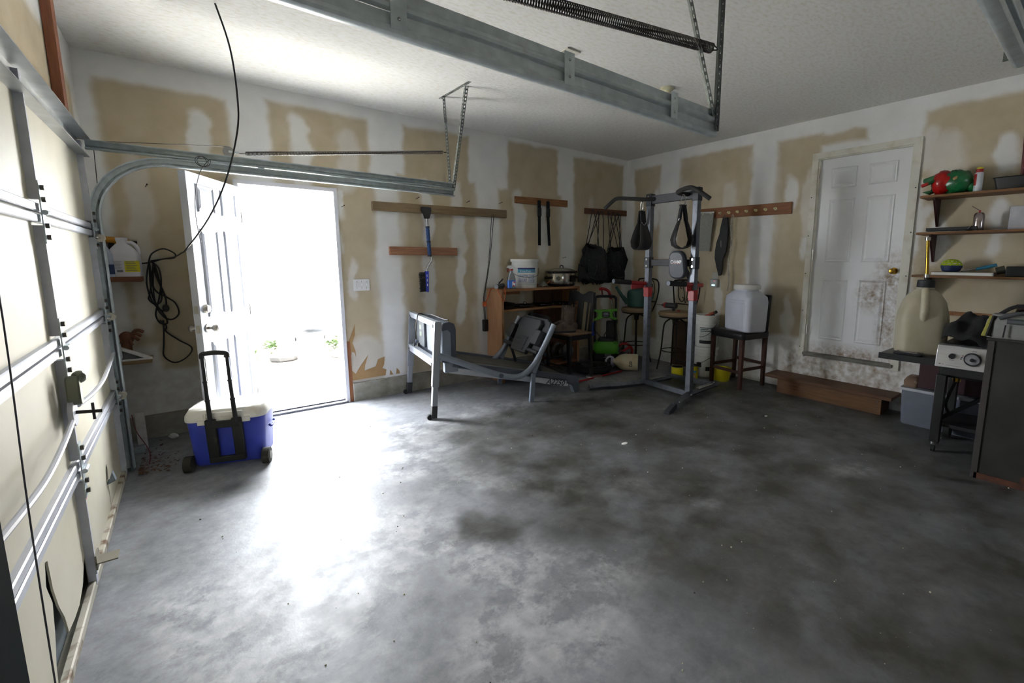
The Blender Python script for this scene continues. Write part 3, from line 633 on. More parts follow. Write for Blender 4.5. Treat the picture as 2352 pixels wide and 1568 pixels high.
# ================================================================ LEFT CORNER
tag(build('wooden_shelf', MB().box(.004, .235, 1.985, W-.001, 1.262, 1.30), wood('shelf_fir', '#7a4e33', '#5f3820', 0), bevel=.003), 'short wooden shelf board in the corner, under the white jugs', 'shelf')
tag(build('wooden_shelf', MB().box(.004, .235, 1.955, W-.001, .655, .675).box(.004,.225,2.12,W-.001,.62,.655), wood('shelf_pale', '#a98f6d', '#8e7350', 0), bevel=.003), 'low pale wooden ledge in the corner, under the picture frame', 'shelf')
jugw = mat('white_hdpe', '#dcdbe4', .45, var=.03)
def jug(name, label, c, w, d, h, mt, group=None, rz=0, cap=True, handle=True):
    T = Thing(name, label, 'jug', c, rz, group, local=True)
    P = [(.0,.96),(.02,1),(.6,1),(.66,.97),(.74,.8),(.84,.55),(.9,.4),(.93,.33),(1.0,.33)]
    mb = MB(); n = 20
    for (t, s) in P:
        for (x, y) in rrect(w*s if t < .86 else w*.34, d*s if t < .7 else d*max(s, .45), min(w, d)*s*.28, 4): mb.v.append((x-(w*.06*(t > .7)), y, t*h))
    k = 20
    for i in range(len(P)-1):
        for j in range(k): mb.f.append((i*k+j, i*k+(j+1) % k, (i+1)*k+(j+1) % k, (i+1)*k+j))
    mb.f.append(tuple(reversed(range(k)))); mb.f.append(tuple((len(P)-1)*k+j for j in range(k)))
    T.part('body', mb, mt, ang=60)
    if handle: T.part('handle', MB().tube([(w*.06,0,h*.93),(w*.28,0,h*.92),(w*.43,0,h*.8),(w*.46,0,h*.66),(w*.42,0,h*.6)], w*.075, n=8), mt)
    if cap: T.part('cap', MB().cyl((-w*.06,0,h*.97),(-w*.06,0,h*1.06),w*.19,n=18), mt)
    return T
ylab = mat('yellow_label', '#d6cf2a', .5, var=.08)
grey_print = mat('grey_print', '#77777c', .7)
j1 = jug('white_jug', 'white plastic jug with yellow and white labels on the corner shelf', (.155, 2.05, 1.30), .165, .115, .27, jugw, rz=-.1, cap=False)
j1.part('cap_ring', MB().cyl((-.01,0,.262),(-.01,0,.285),.034,n=18), jugw)
j1.part('yellow_label', MB().box(.0,.083,-.0585,-.0577,.035,.115), ylab)
for i in range(6): j1.part('print_line', MB().box(.008,.055+.006*(i % 3),-.0592,-.0586,.106-i*.0125,.110-i*.0125), grey_print)
for i in range(6): j1.part('print_line', MB().box(-.07,-.015-.008*(i % 2),-.0585,-.0579,.108-i*.010,.1105-i*.010), grey_print)
j1.part('barcode', MB().box(-.045,-.012,-.0585,-.0579,.034,.050), grey_print)
jb = mat('blue_white_bottle', '#b9c2d8', .4, var=.1)
j2 = jug('white_jug', 'half hidden white jug with blue label behind the door track', (.052, 2.03, 1.30), .085, .09, .25, jb, cap=True, handle=False)
j2.part('label', MB().box(-.043,.043,-.0465,-.0455,.02,.09), mat('dark_blue_label', '#22345c', .5, col2='#c8b82b', scale=18, thresh=(.3,.35)))
dr = Thing('cordless_drill', 'yellow and black power drill lying behind the white jug on the corner shelf', 'drill', (.11, 2.125, 1.30), local=True)
yel = mat('tool_yellow', '#c98a1e', .5)
dr.part('body', MB().cyl((-.05,0,.27),(.04,0,.262),.026,n=14).cyl((.04,0,.262),(.075,0,.258),.024,.014,n=14), yel)
dr.part('motor_cap', MB().cyl((-.08,0,.272),(-.05,0,.27),.025,n=14), black)
dr.part('chuck', MB().cyl((.075,0,.258),(.115,0,.255),.010,n=10), darksteel)
dr.part('grip', MB().box(-.045,-.01,-.018,.018,.06,.25), black, bevel=.008)
dr.part('battery', MB().box(-.065,.03,-.03,.03,.0,.06), black, bevel=.006)
# lower ledge: frame leaning, glove, caulk tube
fr = Thing('picture_frame', 'white framed dark picture leaning on the low corner ledge', 'frame', (.14, 2.06, .675), local=True)
MF = frame((-.13,-.085,.002), (1,0,.0), y=(0,.55,.83))
fr.part('backing', MB().prism([(.0,0),(.22,0),(.02,.12),(.0,.12)], .012, MF), mat('dark_photo', '#2c2d33', .3))
fr.part('frame_edge', MB().bar(MF @ Vector((.22,0,.008)), MF @ Vector((.015,.125,.008)), .03, .02).bar(MF @ Vector((0,0,.008)), MF @ Vector((.23,0,.008)), .014, .014), white, bevel=.003)
glm = mat('brown_leather_glove', '#84593d', .7, col2='#68432c', scale=20, bump=.3)
gl = Thing('work_glove', 'crumpled brown leather work glove on the low corner ledge', 'glove', (.10, 2.09, .675), local=True)
gl.part('palm', MB().sph((0,0,.16), (.045,.03,.05)).tube([(0,0,.02),(-.005,0,.08),(0,0,.14)], .032, n=10), glm)
for k, (a, z) in enumerate(((.10,.20),(.085,.175),(.07,.15),(.03,.12))): gl.part('finger', MB().tube([(.02,-.01,.17-.01*k),(a*.6,-.02,z+.015),(a,-.03,z-.005*k)], .012, n=8), glm)
gl.part('thumb', MB().tube([(-.03,-.01,.13),(-.05,-.03,.16),(-.06,-.04,.2)], .012, n=8), glm)
ct = Thing('caulk_tube', 'white caulk cartridge standing on the low corner ledge behind the track', 'tube', (.055, 1.985, .675), local=True)
ct.part('barrel', MB().cyl((0,0,0),(-.008,0,.20),.022,n=16), mat('caulk_barrel', '#c9ccd3', .4, col2='#5c6a8a', scale=30, thresh=(.42,.45)))
ct.part('nozzle', MB().cyl((-.008,0,.20),(-.011,0,.27),.010,.004,n=10), black)
# ---------------- coil of black cord on its nail and the long run up to the ceiling
cordm = mat('black_rubber_cord', '#1b1b1d', .55)
co = Thing('extension_lead', 'black power cord coiled on the wall with a strand rising to the ceiling', 'cord', (.30, 2.11, 1.4))
yw = W-.02
def S(pts, dy=0): return [(x, yw-dy-.012*(i % 3), z) for i, (x, z) in enumerate(pts)]
co.part('strand', MB().tube([(.29,yw,1.415),(.36,2.06,1.43),(.433,1.95,1.446),(.48,1.66,1.475),(.512,1.42,1.505),(.642,1.25,1.706),(.751,1.15,1.958),(.826,1.05,2.251),(.838,1.0,2.453),(.814,.9,2.694),(.755,.82,H-.004)], .005, n=8), cordm)
co.part('strand', MB().tube([(.16,yw-.03,1.395),(.22,yw-.04,1.395),(.29,yw-.01,1.405),(.36,yw-.02,1.43),(.43,yw-.03,1.44),(.435,yw-.02,1.475),(.37,yw-.01,1.51),(.30,yw-.01,1.47),(.275,yw-.01,1.40)], .0055, n=8), cordm)
loops = [[(.275,1.40),(.25,1.25),(.27,1.10),(.33,1.02),(.35,1.12),(.31,1.30),(.30,1.40)],
         [(.29,1.41),(.33,1.36),(.335,1.25),(.31,1.12),(.28,1.00),(.30,.93),(.34,.92),(.335,.98),(.29,1.08),(.27,1.2),(.28,1.40)],
         [(.28,1.39),(.29,1.2),(.36,1.13),(.405,1.08),(.42,1.0),(.38,.955),(.33,.97),(.29,1.06),(.285,1.2),(.30,1.38)],
         [(.30,1.39),(.28,1.25),(.26,1.16),(.25,1.12),(.28,1.08),(.32,1.1),(.33,1.2),(.31,1.39)],
         [(.30,.95),(.335,.90),(.33,.86),(.40,.78),(.475,.71),(.44,.64),(.36,.60),(.30,.66),(.305,.75),(.315,.86),(.32,.95)]]
for k, l in enumerate(loops): co.part('loop', MB().tube(S(l, .004*k), .0055, n=8), cordm)
co.part('plug', MB().sph((.345,yw-.03,1.045), (.022,.022,.03)), cordm)
co.part('nail', MB().cyl((.285,W,1.42),(.285,W-.07,1.425),.003,n=6), nailm)
tag(build('wire_coil', MB().tube([(.63+.032*math.cos(a*PI/6)+.0008*a, 1.30, 2.075+.032*math.sin(a*PI/6)) for a in range(26)]+[(.62,1.32,2.0),(.585,1.40,1.85),(.578,1.42,1.7),(.59,1.43,1.55)], .0025, n=6), cab), 'small loop of thin wire hanging by the top of the open white door', 'wire')
# ---------------- things by the track foot
tag(build('sensor_box', MB().box(.10,.165,1.50,1.545,.10,.15).box(.085,.10,1.45,1.53,.0,.14), mat('grey_sensor', '#7f8688', .5, .3), bevel=.003), 'small grey sensor bracket at the foot of the left door track', 'sensor')
tag(build('white_pipe', MB().box(.10,.155,1.90,1.94,0,.28), mat('chalky_white_board', '#cfcdcc', .7, col2='#b3a7a0', scale=14), bevel=.004), 'white board offcut standing behind the left door track foot', 'board')
tag(build('red_wire', MB().tube([(.105,1.70,.33),(.12,1.66,.22),(.17,1.58,.12),(.185,1.55,.06),(.175,1.52,.006)], .0025, n=6), mat('dark_red_wire', '#6d1c1a', .5)), 'thin dark red wire drooping to the floor beside the track', 'wire')
lit = mat('dry_leaf_litter', '#6b4a33', .9, col2='#4d3322', scale=20); mb = MB(); rng = random.Random(5)
for i in range(160):
    x = .13+abs(rng.gauss(0,.09)); y = 1.30+abs(rng.gauss(0,.28)); a = rng.uniform(0,6.28); z = rng.uniform(.002,.014); s = rng.uniform(.006,.018)
    if y > W-.03: continue
    u = Vector((math.cos(a),math.sin(a),rng.uniform(-.3,.3)))*s; v = Vector((-math.sin(a),math.cos(a),rng.uniform(-.3,.3)))*s*.5; c = Vector((x,y,z+.006))
    mb.add([c-u, c+v, c+u, c-v], [(0,1,2,3)])
o = build('leaf_litter', mb, lit, smooth=False); o['kind'] = 'stuff'; o['label'] = 'dry brown leaf litter on the floor beside the track'; o['category'] = 'leaves'
mb = MB().sph((.30,2.03,.022), (.032,.024,.022), 9, 6); mb.v = [(x+rng.uniform(-.007,.007), y+rng.uniform(-.007,.007), max(z+rng.uniform(-.006,.006), .001)) for x, y, z in mb.v]
tag(build('crumpled_paper', mb, paper, smooth=False), 'crumpled white scrap on the floor against the concrete base', 'paper')
# ================================================================ COOLER
cl = Thing('wheeled_cooler', 'blue wheeled cooler with white lid and raised black handle by the door', 'cooler', (.66, 1.27, 0), math.atan2(-.131,.38), local=True)
blue = mat('cooler_blue', '#3545b4', .5, col2='#2c3a9e', scale=5, thresh=(.3,.6)); cream2 = mat('cooler_lid_white', '#e2dfd6', .5, col2='#c4bba6', scale=7, thresh=(.25,.45))
w2, d2_ = .22, .17
def rr_loft(levels, n=5):
    mb = MB(); k = 4*(n+1)
    for (w_, d_, r, z, oy) in levels:
        for (x, y) in rrect(w_, d_, r, n): mb.v.append((x, y+oy, z))
    for i in range(len(levels)-1):
        for j in range(k): mb.f.append((i*k+j, i*k+(j+1) % k, (i+1)*k+(j+1) % k, (i+1)*k+j))
    mb.f.append(tuple(reversed(range(k)))); mb.f.append(tuple((len(levels)-1)*k+j for j in range(k))); return mb
cl.part('body', rr_loft([(.40,.27,.04,.025,0),(.42,.29,.05,.04,0),(.455,.33,.06,.335,0),(.455,.33,.06,.345,0)]), blue)
cl.part('lid', rr_loft([(.475,.345,.065,.345,0),(.48,.35,.07,.355,0),(.475,.345,.07,.385,0),(.44,.31,.08,.42,0),(.36,.24,.07,.432,0)]), cream2)
cl.part('lid_recess', MB().box(-.11,.11,-.178,-.10,.37,.405).box(-.115,-.10,-.182,-.14,.34,.40).box(.10,.115,-.182,-.14,.34,.40), cream2, bevel=.006)
for x in (-.115,.115): cl.part('hinge_tab', MB().box(x-.035,x+.035,-.185,-.165,.325,.36), cream2, bevel=.004)
hm = mat('dirty_black_plastic', '#1c1c1a', .6, col2='#3a352b', scale=14, thresh=(.3,.4))
for x in (-.075,.075):
    cl.part('handle_channel', MB().hexa([(x-.03,-.175,.05),(x+.03,-.175,.05),(x+.03,-.14,.05),(x-.03,-.14,.05)], [(x-.03,-.20,.36),(x+.03,-.20,.36),(x+.03,-.165,.36),(x-.03,-.165,.36)]), hm, bevel=.005)
cl.part('handle_base', MB().box(-.10,.10,-.20,-.165,.30,.345), hm, bevel=.005); cl.part('handle_base', MB().box(-.10,.10,-.18,-.15,.05,.09), hm, bevel=.005)
for x in (-.072,.072):
    cl.part('handle_tube', MB().cyl((x,-.19,.33),(x*.97,-.205,.50),.0135,n=10).cyl((x*.97,-.205,.50),(x*.95,-.215,.63),.0115,n=10).cyl((x*.95,-.215,.63),(x*.94,-.225,.80),.010,n=10)
            .cyl((x*.97,-.205,.495),(x*.97,-.2055,.505),.016,n=10).cyl((x*.95,-.215,.625),(x*.95,-.2155,.635),.014,n=10), black)
cl.part('grip', MB().tube([(-.068,-.225,.79),(-.066,-.225,.815),(-.04,-.226,.822),(0,-.226,.825),(.04,-.226,.822),(.066,-.225,.815),(.068,-.225,.79)], .016, n=10), black)
for x in (-.225,.225):
    wl = cl.part('wheel', MB().cyl((x-.022,-.155,.055),(x+.022,-.155,.055),.055,n=22), mat('grimy_wheel', '#3b372e', .8, var=.25))
    cl.part('hub', MB().cyl((x+.022*(1 if x > 0 else -1),-.155,.055),(x+.026*(1 if x > 0 else -1),-.155,.055),.028,n=14), mat('grey_hub', '#8b8880', .6), wl)
cl.part('side_handle', MB().tube([(.232,-.06,.25),(.245,-.05,.235),(.245,.05,.235),(.232,.06,.25)], .008, n=8), blue)
for x in (-.14,.14): cl.part('foot', MB().box(x-.03,x+.03,.07,.12,.0,.03), hm, bevel=.004)
# ================================================================ SIDE WALL BOARDS AND HANGING THINGS
gb = wood('grey_brown_board', '#7d6a4d', '#655339', 0)
tag(build('hanging_board', MB().hexa([(1.978,W-.038,1.916),(3.545,W-.038,1.935),(3.545,W,1.935),(1.978,W,1.916)], [(1.978,W-.038,2.006),(3.545,W-.038,2.028),(3.545,W,2.028),(1.978,W,2.006)]), gb, bevel=.004), 'long grey brown board fixed to the side wall holding the snow brush', 'board')
tag(build('hanging_board', MB().box(2.127,2.882,W-.038,W,1.479,1.566), wood('orange_fir', '#9c7052', '#7d553a', 0), bevel=.003), 'short orange brown board on the side wall behind the snow brush handle', 'board')
tag(build('hanging_board', MB().hexa([(3.68,W-.03,2.125),(4.512,W-.03,2.136),(4.512,W,2.136),(3.68,W,2.125)], [(3.68,W-.03,2.206),(4.512,W-.03,2.222),(4.512,W,2.222),(3.68,W,2.206)]), fir, bevel=.003), 'orange wooden board on the side wall holding two black straps', 'board')
tag(build('hanging_board', MB().hexa([(4.835,W-.03,2.072),(5.668,W-.03,2.085),(5.668,W,2.085),(4.835,W,2.072)], [(4.835,W-.03,2.15),(5.668,W-.03,2.168),(5.668,W,2.168),(4.835,W,2.15)]), wood('red_board', '#6d4730', '#55331f', 0), bevel=.003), 'reddish board in the corner above the black mesh bags', 'board')
# snow brush
sb = Thing('snow_brush', 'blue and black snow brush hanging from the long board', 'snow brush', (2.5, 2.07, 1.08))
yb = W-.075
sb.part('scraper', MB().prism([(-.05,.02),(.05,.02),(.055,-.01),(.045,-.05),(.028,-.1),(-.022,-.1),(-.03,-.06),(-.055,-.02)], .03, frame((2.515,yb+.015,1.965), (1,0,0), y=(0,0,1))), black, bevel=.004)
sb.part('shaft', MB().tube([(2.52,yb,1.87),(2.525,yb,1.70),(2.535,yb,1.50),(2.552,yb,1.46),(2.55,yb,1.42),(2.51,yb,1.36),(2.495,yb,1.30),(2.495,yb,1.26)], .0125, n=10), steel)
mb = MB(); P = []; R = []
for i in range(41):
    t = i/40; P.append((2.5225+.0125*t, yb, 1.78-.31*t)); R.append(.019 if i % 5 else .0215)
sb.part('grip', mb.rings(P, R, 12), mat('navy_foam_grip', '#2a4a7c', .8, col2='#1f3a63', scale=30))
for t in (.0,.5,.98): sb.part('grip_band', MB().cyl((2.5225+.0125*t,yb,1.785-.31*t),(2.523+.0125*t,yb,1.77-.31*t),.0225,n=12), black)
sb.part('brush_head', MB().hexa([(2.475,yb-.014,1.09),(2.508,yb-.014,1.085),(2.508,yb+.014,1.085),(2.475,yb+.014,1.09)], [(2.475,yb-.014,1.31),(2.515,yb-.014,1.31),(2.515,yb+.014,1.31),(2.475,yb+.014,1.31)]), mat('bright_blue_plastic', '#2438b8', .4), bevel=.004)
for z in (1.15,1.20,1.25): sb.part('slot', MB().box(2.488,2.496,yb-.0155,yb-.0145,z,z+.025), white)
mb = MB(); rng = random.Random(2)
for i in range(22):
    for j in range(3): z = 1.095+i*.0095; mb.bar((2.476,yb-.01+.01*j,z),(2.415+rng.uniform(-.004,.004),yb-.014+.014*j,z+rng.uniform(-.004,.002)),.006,.008)
o = sb.part('bristles', mb, blackr, smooth=False); o['kind'] = 'stuff'
# light switch
ls = Thing('light_switch', 'white triple light switch plate beside the open door', 'light switch', (1.84, W, 1.18))
ls.part('plate', MB().box(1.762,1.917,W-.007,W-.0005,1.122,1.238), white, bevel=.003)
for x in (1.795,1.84,1.885):
    ls.part('toggle', MB().hexa([(x-.005,W-.008,1.168),(x+.005,W-.008,1.168),(x+.005,W-.007,1.192),(x-.005,W-.007,1.192)], [(x-.004,W-.02,1.186),(x+.004,W-.02,1.186),(x+.004,W-.02,1.196),(x-.004,W-.02,1.196)]), white)
    ls.part('slot', MB().box(x-.006,x+.006,W-.0078,W-.0070,1.166,1.194), mat('switch_slot_grey', '#9a9a9c', .6))
    for z in (1.15,1.21): ls.part('screw', MB().cyl((x,W-.0072,z),(x,W-.0085,z),.0035,n=8), steel)
# black cable loop from the long board down to an adapter
cb = Thing('charger_cable', 'doubled black cable hanging from the long board to a black adapter', 'cable', (3.25, W-.03, .6))
cb.part('cable', MB().tube([(3.33,W-.045,1.95),(3.325,W-.03,1.8),(3.305,W-.02,1.5),(3.27,W-.015,1.25),(3.235,W-.02,1.10),(3.21,W-.02,.95),(3.22,W-.02,.72)], .0035, n=6), cordm)
cb.part('cable', MB().tube([(3.36,W-.045,1.95),(3.35,W-.03,1.8),(3.32,W-.02,1.5),(3.28,W-.015,1.25),(3.245,W-.02,1.10),(3.225,W-.02,.95),(3.235,W-.02,.72)], .0035, n=6), cordm)
cb.part('adapter', MB().box(3.195,3.255,W-.055,W-.004,.58,.72), black, bevel=.005)
cb.part('nail', MB().cyl((3.345,W-.03,1.955),(3.345,W-.07,1.96),.003,n=6), nailm)
# straps on the third board
strapm = mat('black_webbing', '#151516', .85, var=.2, scale=60)
for k, (x, dx) in enumerate(((4.03,.0),(4.17,.02))):
    T = Thing('webbing_strap', ['left black webbing strap hanging on the orange board','right black webbing strap hanging on the orange board'][k], 'strap', (x, W-.05, 1.6), group='straps on the orange board')
    T.part('band', MB().box(x-.025,x+.025,W-.046,W-.038,1.98,2.18).hexa([(x-.02+dx,W-.046,1.62),(x+.02+dx,W-.046,1.62),(x+.02+dx,W-.04,1.62),(x-.02+dx,W-.04,1.62)], [(x-.02,W-.046,1.98),(x+.02,W-.046,1.98),(x+.02,W-.04,1.98),(x-.02,W-.04,1.98)]), strapm)
    T.part('buckle', MB().box(x-.028,x+.028,W-.054,W-.046,1.99,2.09), black, bevel=.003)
    T.part('hook', MB().cyl((x,W-.03,2.185),(x,W-.06,2.19),.003,n=6), nailm)
# mesh bags hanging in the corner
bagm = mat('black_mesh_fabric', '#17181a', .85, col2='#26282a', scale=30, bump=.5, bscale=80)
pip = mat('grey_piping', '#3c4142', .7)
def bag(label, x0, x1, zt, zb, seed, pegs, yo):
    T = Thing('mesh_bag', label, 'bag', ((x0+x1)/2, W-.1, zb), group='black mesh bags on the corner board'); rng = random.Random(seed)
    n = 22; mb = MB(); lv = [(0,.72,.05),(.12,.92,.09),(.35,1,.11),(.6,.98,.12),(.8,.96,.11),(.95,1.02,.08),(1,.9,.03)]; k = n
    for (t, sw, th) in lv:
        for j in range(n):
            a = 2*PI*j/n; x = (x0+x1)/2+(x1-x0)/2*sw*math.copysign(abs(math.cos(a))**.7, math.cos(a)); y = W-.02-yo-th/2*1.2+th/2*math.sin(a)
            mb.v.append((x+rng.uniform(-.035,.035), min(y+rng.uniform(-.04,.015), W-.004), zt+(zb-zt)*t+rng.uniform(-.04,.03)+.03*math.sin(a*3+seed)*(t < .1)))
    for i in range(len(lv)-1):
        for j in range(n): mb.f.append((i*n+j, i*n+(j+1) % n, (i+1)*n+(j+1) % n, (i+1)*n+j))
    mb.f.append(tuple(range(n))); mb.f.append(tuple((len(lv)-1)*n+j for j in range(n)))
    T.part('sack', mb, bagm, ang=70)
    for (px, pz) in pegs:
        xa = x0+(x1-x0)*rng.uniform(.1,.35); xb = x0+(x1-x0)*rng.uniform(.6,.9)
        T.part('drawcord', MB().tube([(xa,W-.06-yo,zt-.04),((xa+px)/2-.01,W-.05-yo,(zt+pz)/2),(px,W-.045,pz),((xb+px)/2+.01,W-.055-yo,(zt+pz)/2),(xb,W-.07-yo,zt-.05)], .0055, n=6), black)
    yf = W-.15-yo
    if x0 < 5: T.part('flap', MB().sheet(lambda u, v: (x0-.10+.26*u+rng.uniform(-.012,.012), yf+.03-.03*u+rng.uniform(-.012,.012), zb+.02+.20*v-.05*u+.05*math.sin(3*u+2*v)+rng.uniform(-.014,.014)), 6, 5), bagm, solid=.008, ang=70)
    T.part('piping', MB().tube([(x0+.02,yf+.06,zb+.16),(x0+.1,yf,zb+.08),((x0+x1)/2,yf-.005,zb+.04),(x1-.08,yf,zb+.05)], .006, n=6), pip)
    T.part('piping', MB().tube([(x0+.08,yf+.02,zt-.18),(x0+.22,yf,zt-.26),(x0+.17,yf,zb+.1)], .006, n=6), pip)
    return T
bag('larger black mesh bag hanging left on the corner board', 4.70, 5.17, 1.62, 1.12, 4, [(4.96,2.13),(5.06,2.12),(5.13,2.12)], .03)
bag('smaller black mesh bag hanging right on the corner board', 5.20, 5.58, 1.60, 1.14, 9, [(5.26,2.13),(5.36,2.13),(5.45,2.12),(5.50,2.11)], .0)
# ================================================================ LOW WOODEN SHELF UNIT AND ITS CONTENTS
unit = Thing('shelf_unit', 'low orange wooden shelf unit against the side wall under the bucket', 'shelf unit', (3.85, 1.97, 0))
pine = wood('orange_pine', '#936a45', '#785331', 0); pinev = wood('orange_pine_upright', '#9c7450', '#855e3d', 2); dpine = wood('brown_panel', '#5d3d27', '#4a2e1b', 2)
ux0, ux1, uy0, uy1 = 3.25, 4.44, 1.80, 2.138
unit.part('top', MB().box(ux0,ux1,uy0,uy1,1.07,1.098), pine, bevel=.002)
unit.part('shelf', MB().box(ux0+.03,ux1-.03,uy0+.01,uy1,.835,.86), pine, bevel=.002)
unit.part('shelf', MB().box(ux0+.03,ux1-.03,uy0+.01,uy1,.10,.125), pine, bevel=.002)
unit.part('side_panel', MB().box(ux0,ux0+.03,uy0,uy1,0,1.07), pinev)
unit.part('side_panel', MB().box(ux1-.03,ux1,uy0,uy1,0,1.07), pinev)
unit.part('back_board', MB().box(3.95,ux1-.03,uy1-.02,uy1-.002,.125,1.07), dpine)
unit.part('cleat', MB().box(3.34,3.72,uy1-.02,uy1-.002,1.01,1.07), fir)
# bucket with printed label
bw = mat('bucket_white', '#e3e3e0', .4, var=.03)
def bucket(name, label, c, r, h, open_=False, group=None):
    T = Thing(name, label, 'bucket', c, 0, group, local=True)
    prof = [(r*.86,0),(r*.88,.004),(r*.93,h*.70),(r*1.0,h*.705),(r*1.0,h*.725),(r*.94,h*.73),(r*.945,h*.80),(r*1.01,h*.805),(r*1.01,h*.825),(r*.955,h*.83),(r*.96,h*.9)]
    if open_: prof += [(r*1.02,h*.905),(r*1.02,h*1.0),(r*.95,h*1.0),(r*.93,h*.72),(r*.86,.02)]
    T.part('body', MB().lathe(prof, n=36), bw)
    if not open_: T.part('lid', MB().lathe([(r*1.03,h*.9),(r*1.05,h*.91),(r*1.05,h*.985),(r*1.02,h),(r*.95,h),(r*.94,h*.99)], n=36), bw)
    T.o['r'] = r; return T
def on_cyl(mb, c, r, a0, z0):
    """wrap a flat (x,y) drawing round a vertical cylinder; a0 = facing angle"""
    return mb.warp(lambda x, y, z: (c[0]+(r+z)*math.cos(a0+x/r), c[1]+(r+z)*math.sin(a0+x/r), z0+y))
def flat(x0, x1, y0, y1, z, n=10):
    mb = MB()
    for i in range(n+1): x = x0+(x1-x0)*i/n; mb.v += [(x, y0, z), (x, y1, z)]
    mb.f = [(2*i, 2*i+2, 2*i+3, 2*i+1) for i in range(n)]; return mb
navy = mat('navy_print', '#26327e', .5); sky = mat('cyan_print', '#4aa3c7', .5, var=.06); teal = mat('teal_line', '#5fb0bd', .5); fine = mat('fine_print', '#9aa2b4', .6, col2='#c8ccd6', scale=90, thresh=(.45,.55))
bk = bucket('labelled_bucket', 'white bucket with blue printed label on the shelf unit', (3.685, 1.96, 1.098), .165, .345)
ba = math.atan2(-2.67-1.96, .49-3.685)+.12; bc = (0,0,0); br = .165*.925
for nm, a, b, c_, d_, m_ in (('label_band', -.105,.125,.225,.243,navy),('label_panel',-.105,.125,.185,.225,sky),('label_text',-.095,.02,.13,.165,fine),('label_text',-.095,.005,.07,.12,fine),('label_text',.025,.11,.065,.165,fine),('label_border',-.105,.125,.045,.049,teal),('label_border',-.105,-.102,.045,.185,teal)):
    bk.part(nm, on_cyl(flat(a, b, c_, d_, .0012), bc, br, ba, 0), m_)
tm_ = text('Rinse Free', .032, Matrix.Translation((-.0,0,.002)), squeeze=.95); bk.part('label_name', on_cyl(tm_, bc, br, ba-.06, .203), white)
bk.part('label_note', on_cyl(text('NEW', .016, Matrix.Translation((.085,0,.002))), bc, br, ba, .203), mat('red_print','#c4574a',.6))
bk.part('handle', MB().tube([(.17*math.cos(ba-1.5),.17*math.sin(ba-1.5),.25),(.185*math.cos(ba-1.0),.185*math.sin(ba-1.0),.18),(.19*math.cos(ba-.2),.19*math.sin(ba-.2),.135),(.185*math.cos(ba+.8),.185*math.sin(ba+.8),.15),(.17*math.cos(ba+1.5),.17*math.sin(ba+1.5),.24)], .0025, n=6), darksteel)
# spray bottle
sp = Thing('spray_bottle', 'clear spray bottle with white trigger and red collar beside the bucket', 'bottle', (3.43, 1.87, 1.098), math.radians(-12), local=True)
clear = mat('clear_plastic', '#cfd6da', .2, trans=.7, var=.03); bluel = mat('blue_liquid_label', '#2f6fd0', .4, var=.1)
sp.part('body', rr_loft([(.09,.055,.015,0,0),(.095,.06,.018,.01,0),(.095,.06,.018,.12,0),(.07,.05,.018,.165,0),(.032,.032,.014,.205,0),(.03,.03,.014,.215,0)], 4), clear)
sp.part('label', rr_loft([(.0965,.0615,.018,.012,0),(.0965,.0615,.018,.10,0)], 4), bluel)
sp.part('label_badge', MB().box(.0,.035,-.0325,-.031,.03,.085), mat('red_white_badge', '#b5263a', .5, col2='#e8e6ef', scale=30, thresh=(.5,.53)))
sp.part('label_stripe', MB().box(-.002,.04,-.0325,-.031,.018,.026), ylab)
sp.part('collar', MB().cyl((0,0,.212),(0,0,.232),.022,n=14), redp)
sp.part('trigger_head', MB().prism([(-.06,.02),(-.04,.04),(.02,.045),(.04,.03),(.04,.01),(.015,0),(-.02,0),(-.03,.012)], .026, frame((.0,.013,.228), (1,0,0), y=(0,0,1))), white, bevel=.004)
sp.part('trigger', MB().tube([(-.035,0,.235),(-.045,0,.215),(-.038,0,.195)], .006, n=6), redp)
# slow cooker
sc = Thing('slow_cooker', 'stainless slow cooker with glass lid on the shelf unit', 'slow cooker', (4.265, 1.96, 1.098), local=True)
ssm = mat('brushed_stainless', '#b9b4ab', .18, 1, var=.06, scale=4, stretch=(1,1,30)); gblk = mat('gloss_black', '#0e0e10', .12)
sc.part('base', MB().lathe([(.15,0),(.19,.01),(.2,.03),(.198,.04)], n=32, sx=1.03, sy=.72), gblk)
sc.part('body', MB().lathe([(.2,.035),(.205,.05),(.208,.165),(.205,.17)], n=36, sx=1.02, sy=.72), ssm)
sc.part('rim', MB().lathe([(.2,.165),(.222,.17),(.226,.185),(.218,.195),(.2,.198)], n=36, sx=1.02, sy=.74), gblk)
sc.part('lid', MB().lathe([(.205,.196),(.19,.205),(.14,.222),(.07,.232),(.01,.235)], n=36, sx=1.02, sy=.72), mat('smoky_glass', '#8b857a', .08, .3, var=.05))
sc.part('lid_handle', MB().tube([(-.025,0,.23),(-.022,0,.258),(0,0,.268),(.022,0,.258),(.025,0,.23)], .006, n=8), gblk)
for s in (-1, 1): sc.part('side_handle', MB().tube([(s*.2,-.05,.115),(s*.245,-.035,.11),(s*.245,.035,.11),(s*.2,.05,.115)], .013, n=8), gblk)
sc.part('control_panel', MB().prism(rrect(.09,.085,.008,3), .006, frame((.07,-.150,.10), (1,.18,0), z=(.18,-1,0))), gblk)
sc.part('control_knob', MB().cyl((-.14,-.11,.105),(-.165,-.145,.105),.028,n=16), gblk)
orange = mat('orange_cord', '#c2592a', .5)
oc = Thing('orange_extension_lead', 'orange extension cord trailing along the shelf unit top and over its end', 'cord', (3.5, 2.05, 1.1))
oc.part('cord', MB().tube([(4.08,1.93,1.20),(4.04,1.95,1.15),(4.0,2.0,1.115),(3.9,2.07,1.12),(3.75,2.115,1.104),(3.5,2.09,1.106),(3.38,2.03,1.106),(3.3,2.0,1.106),(3.24,2.02,1.09),(3.22,2.05,1.0),(3.20,2.09,.93)], .0055, n=6), orange)
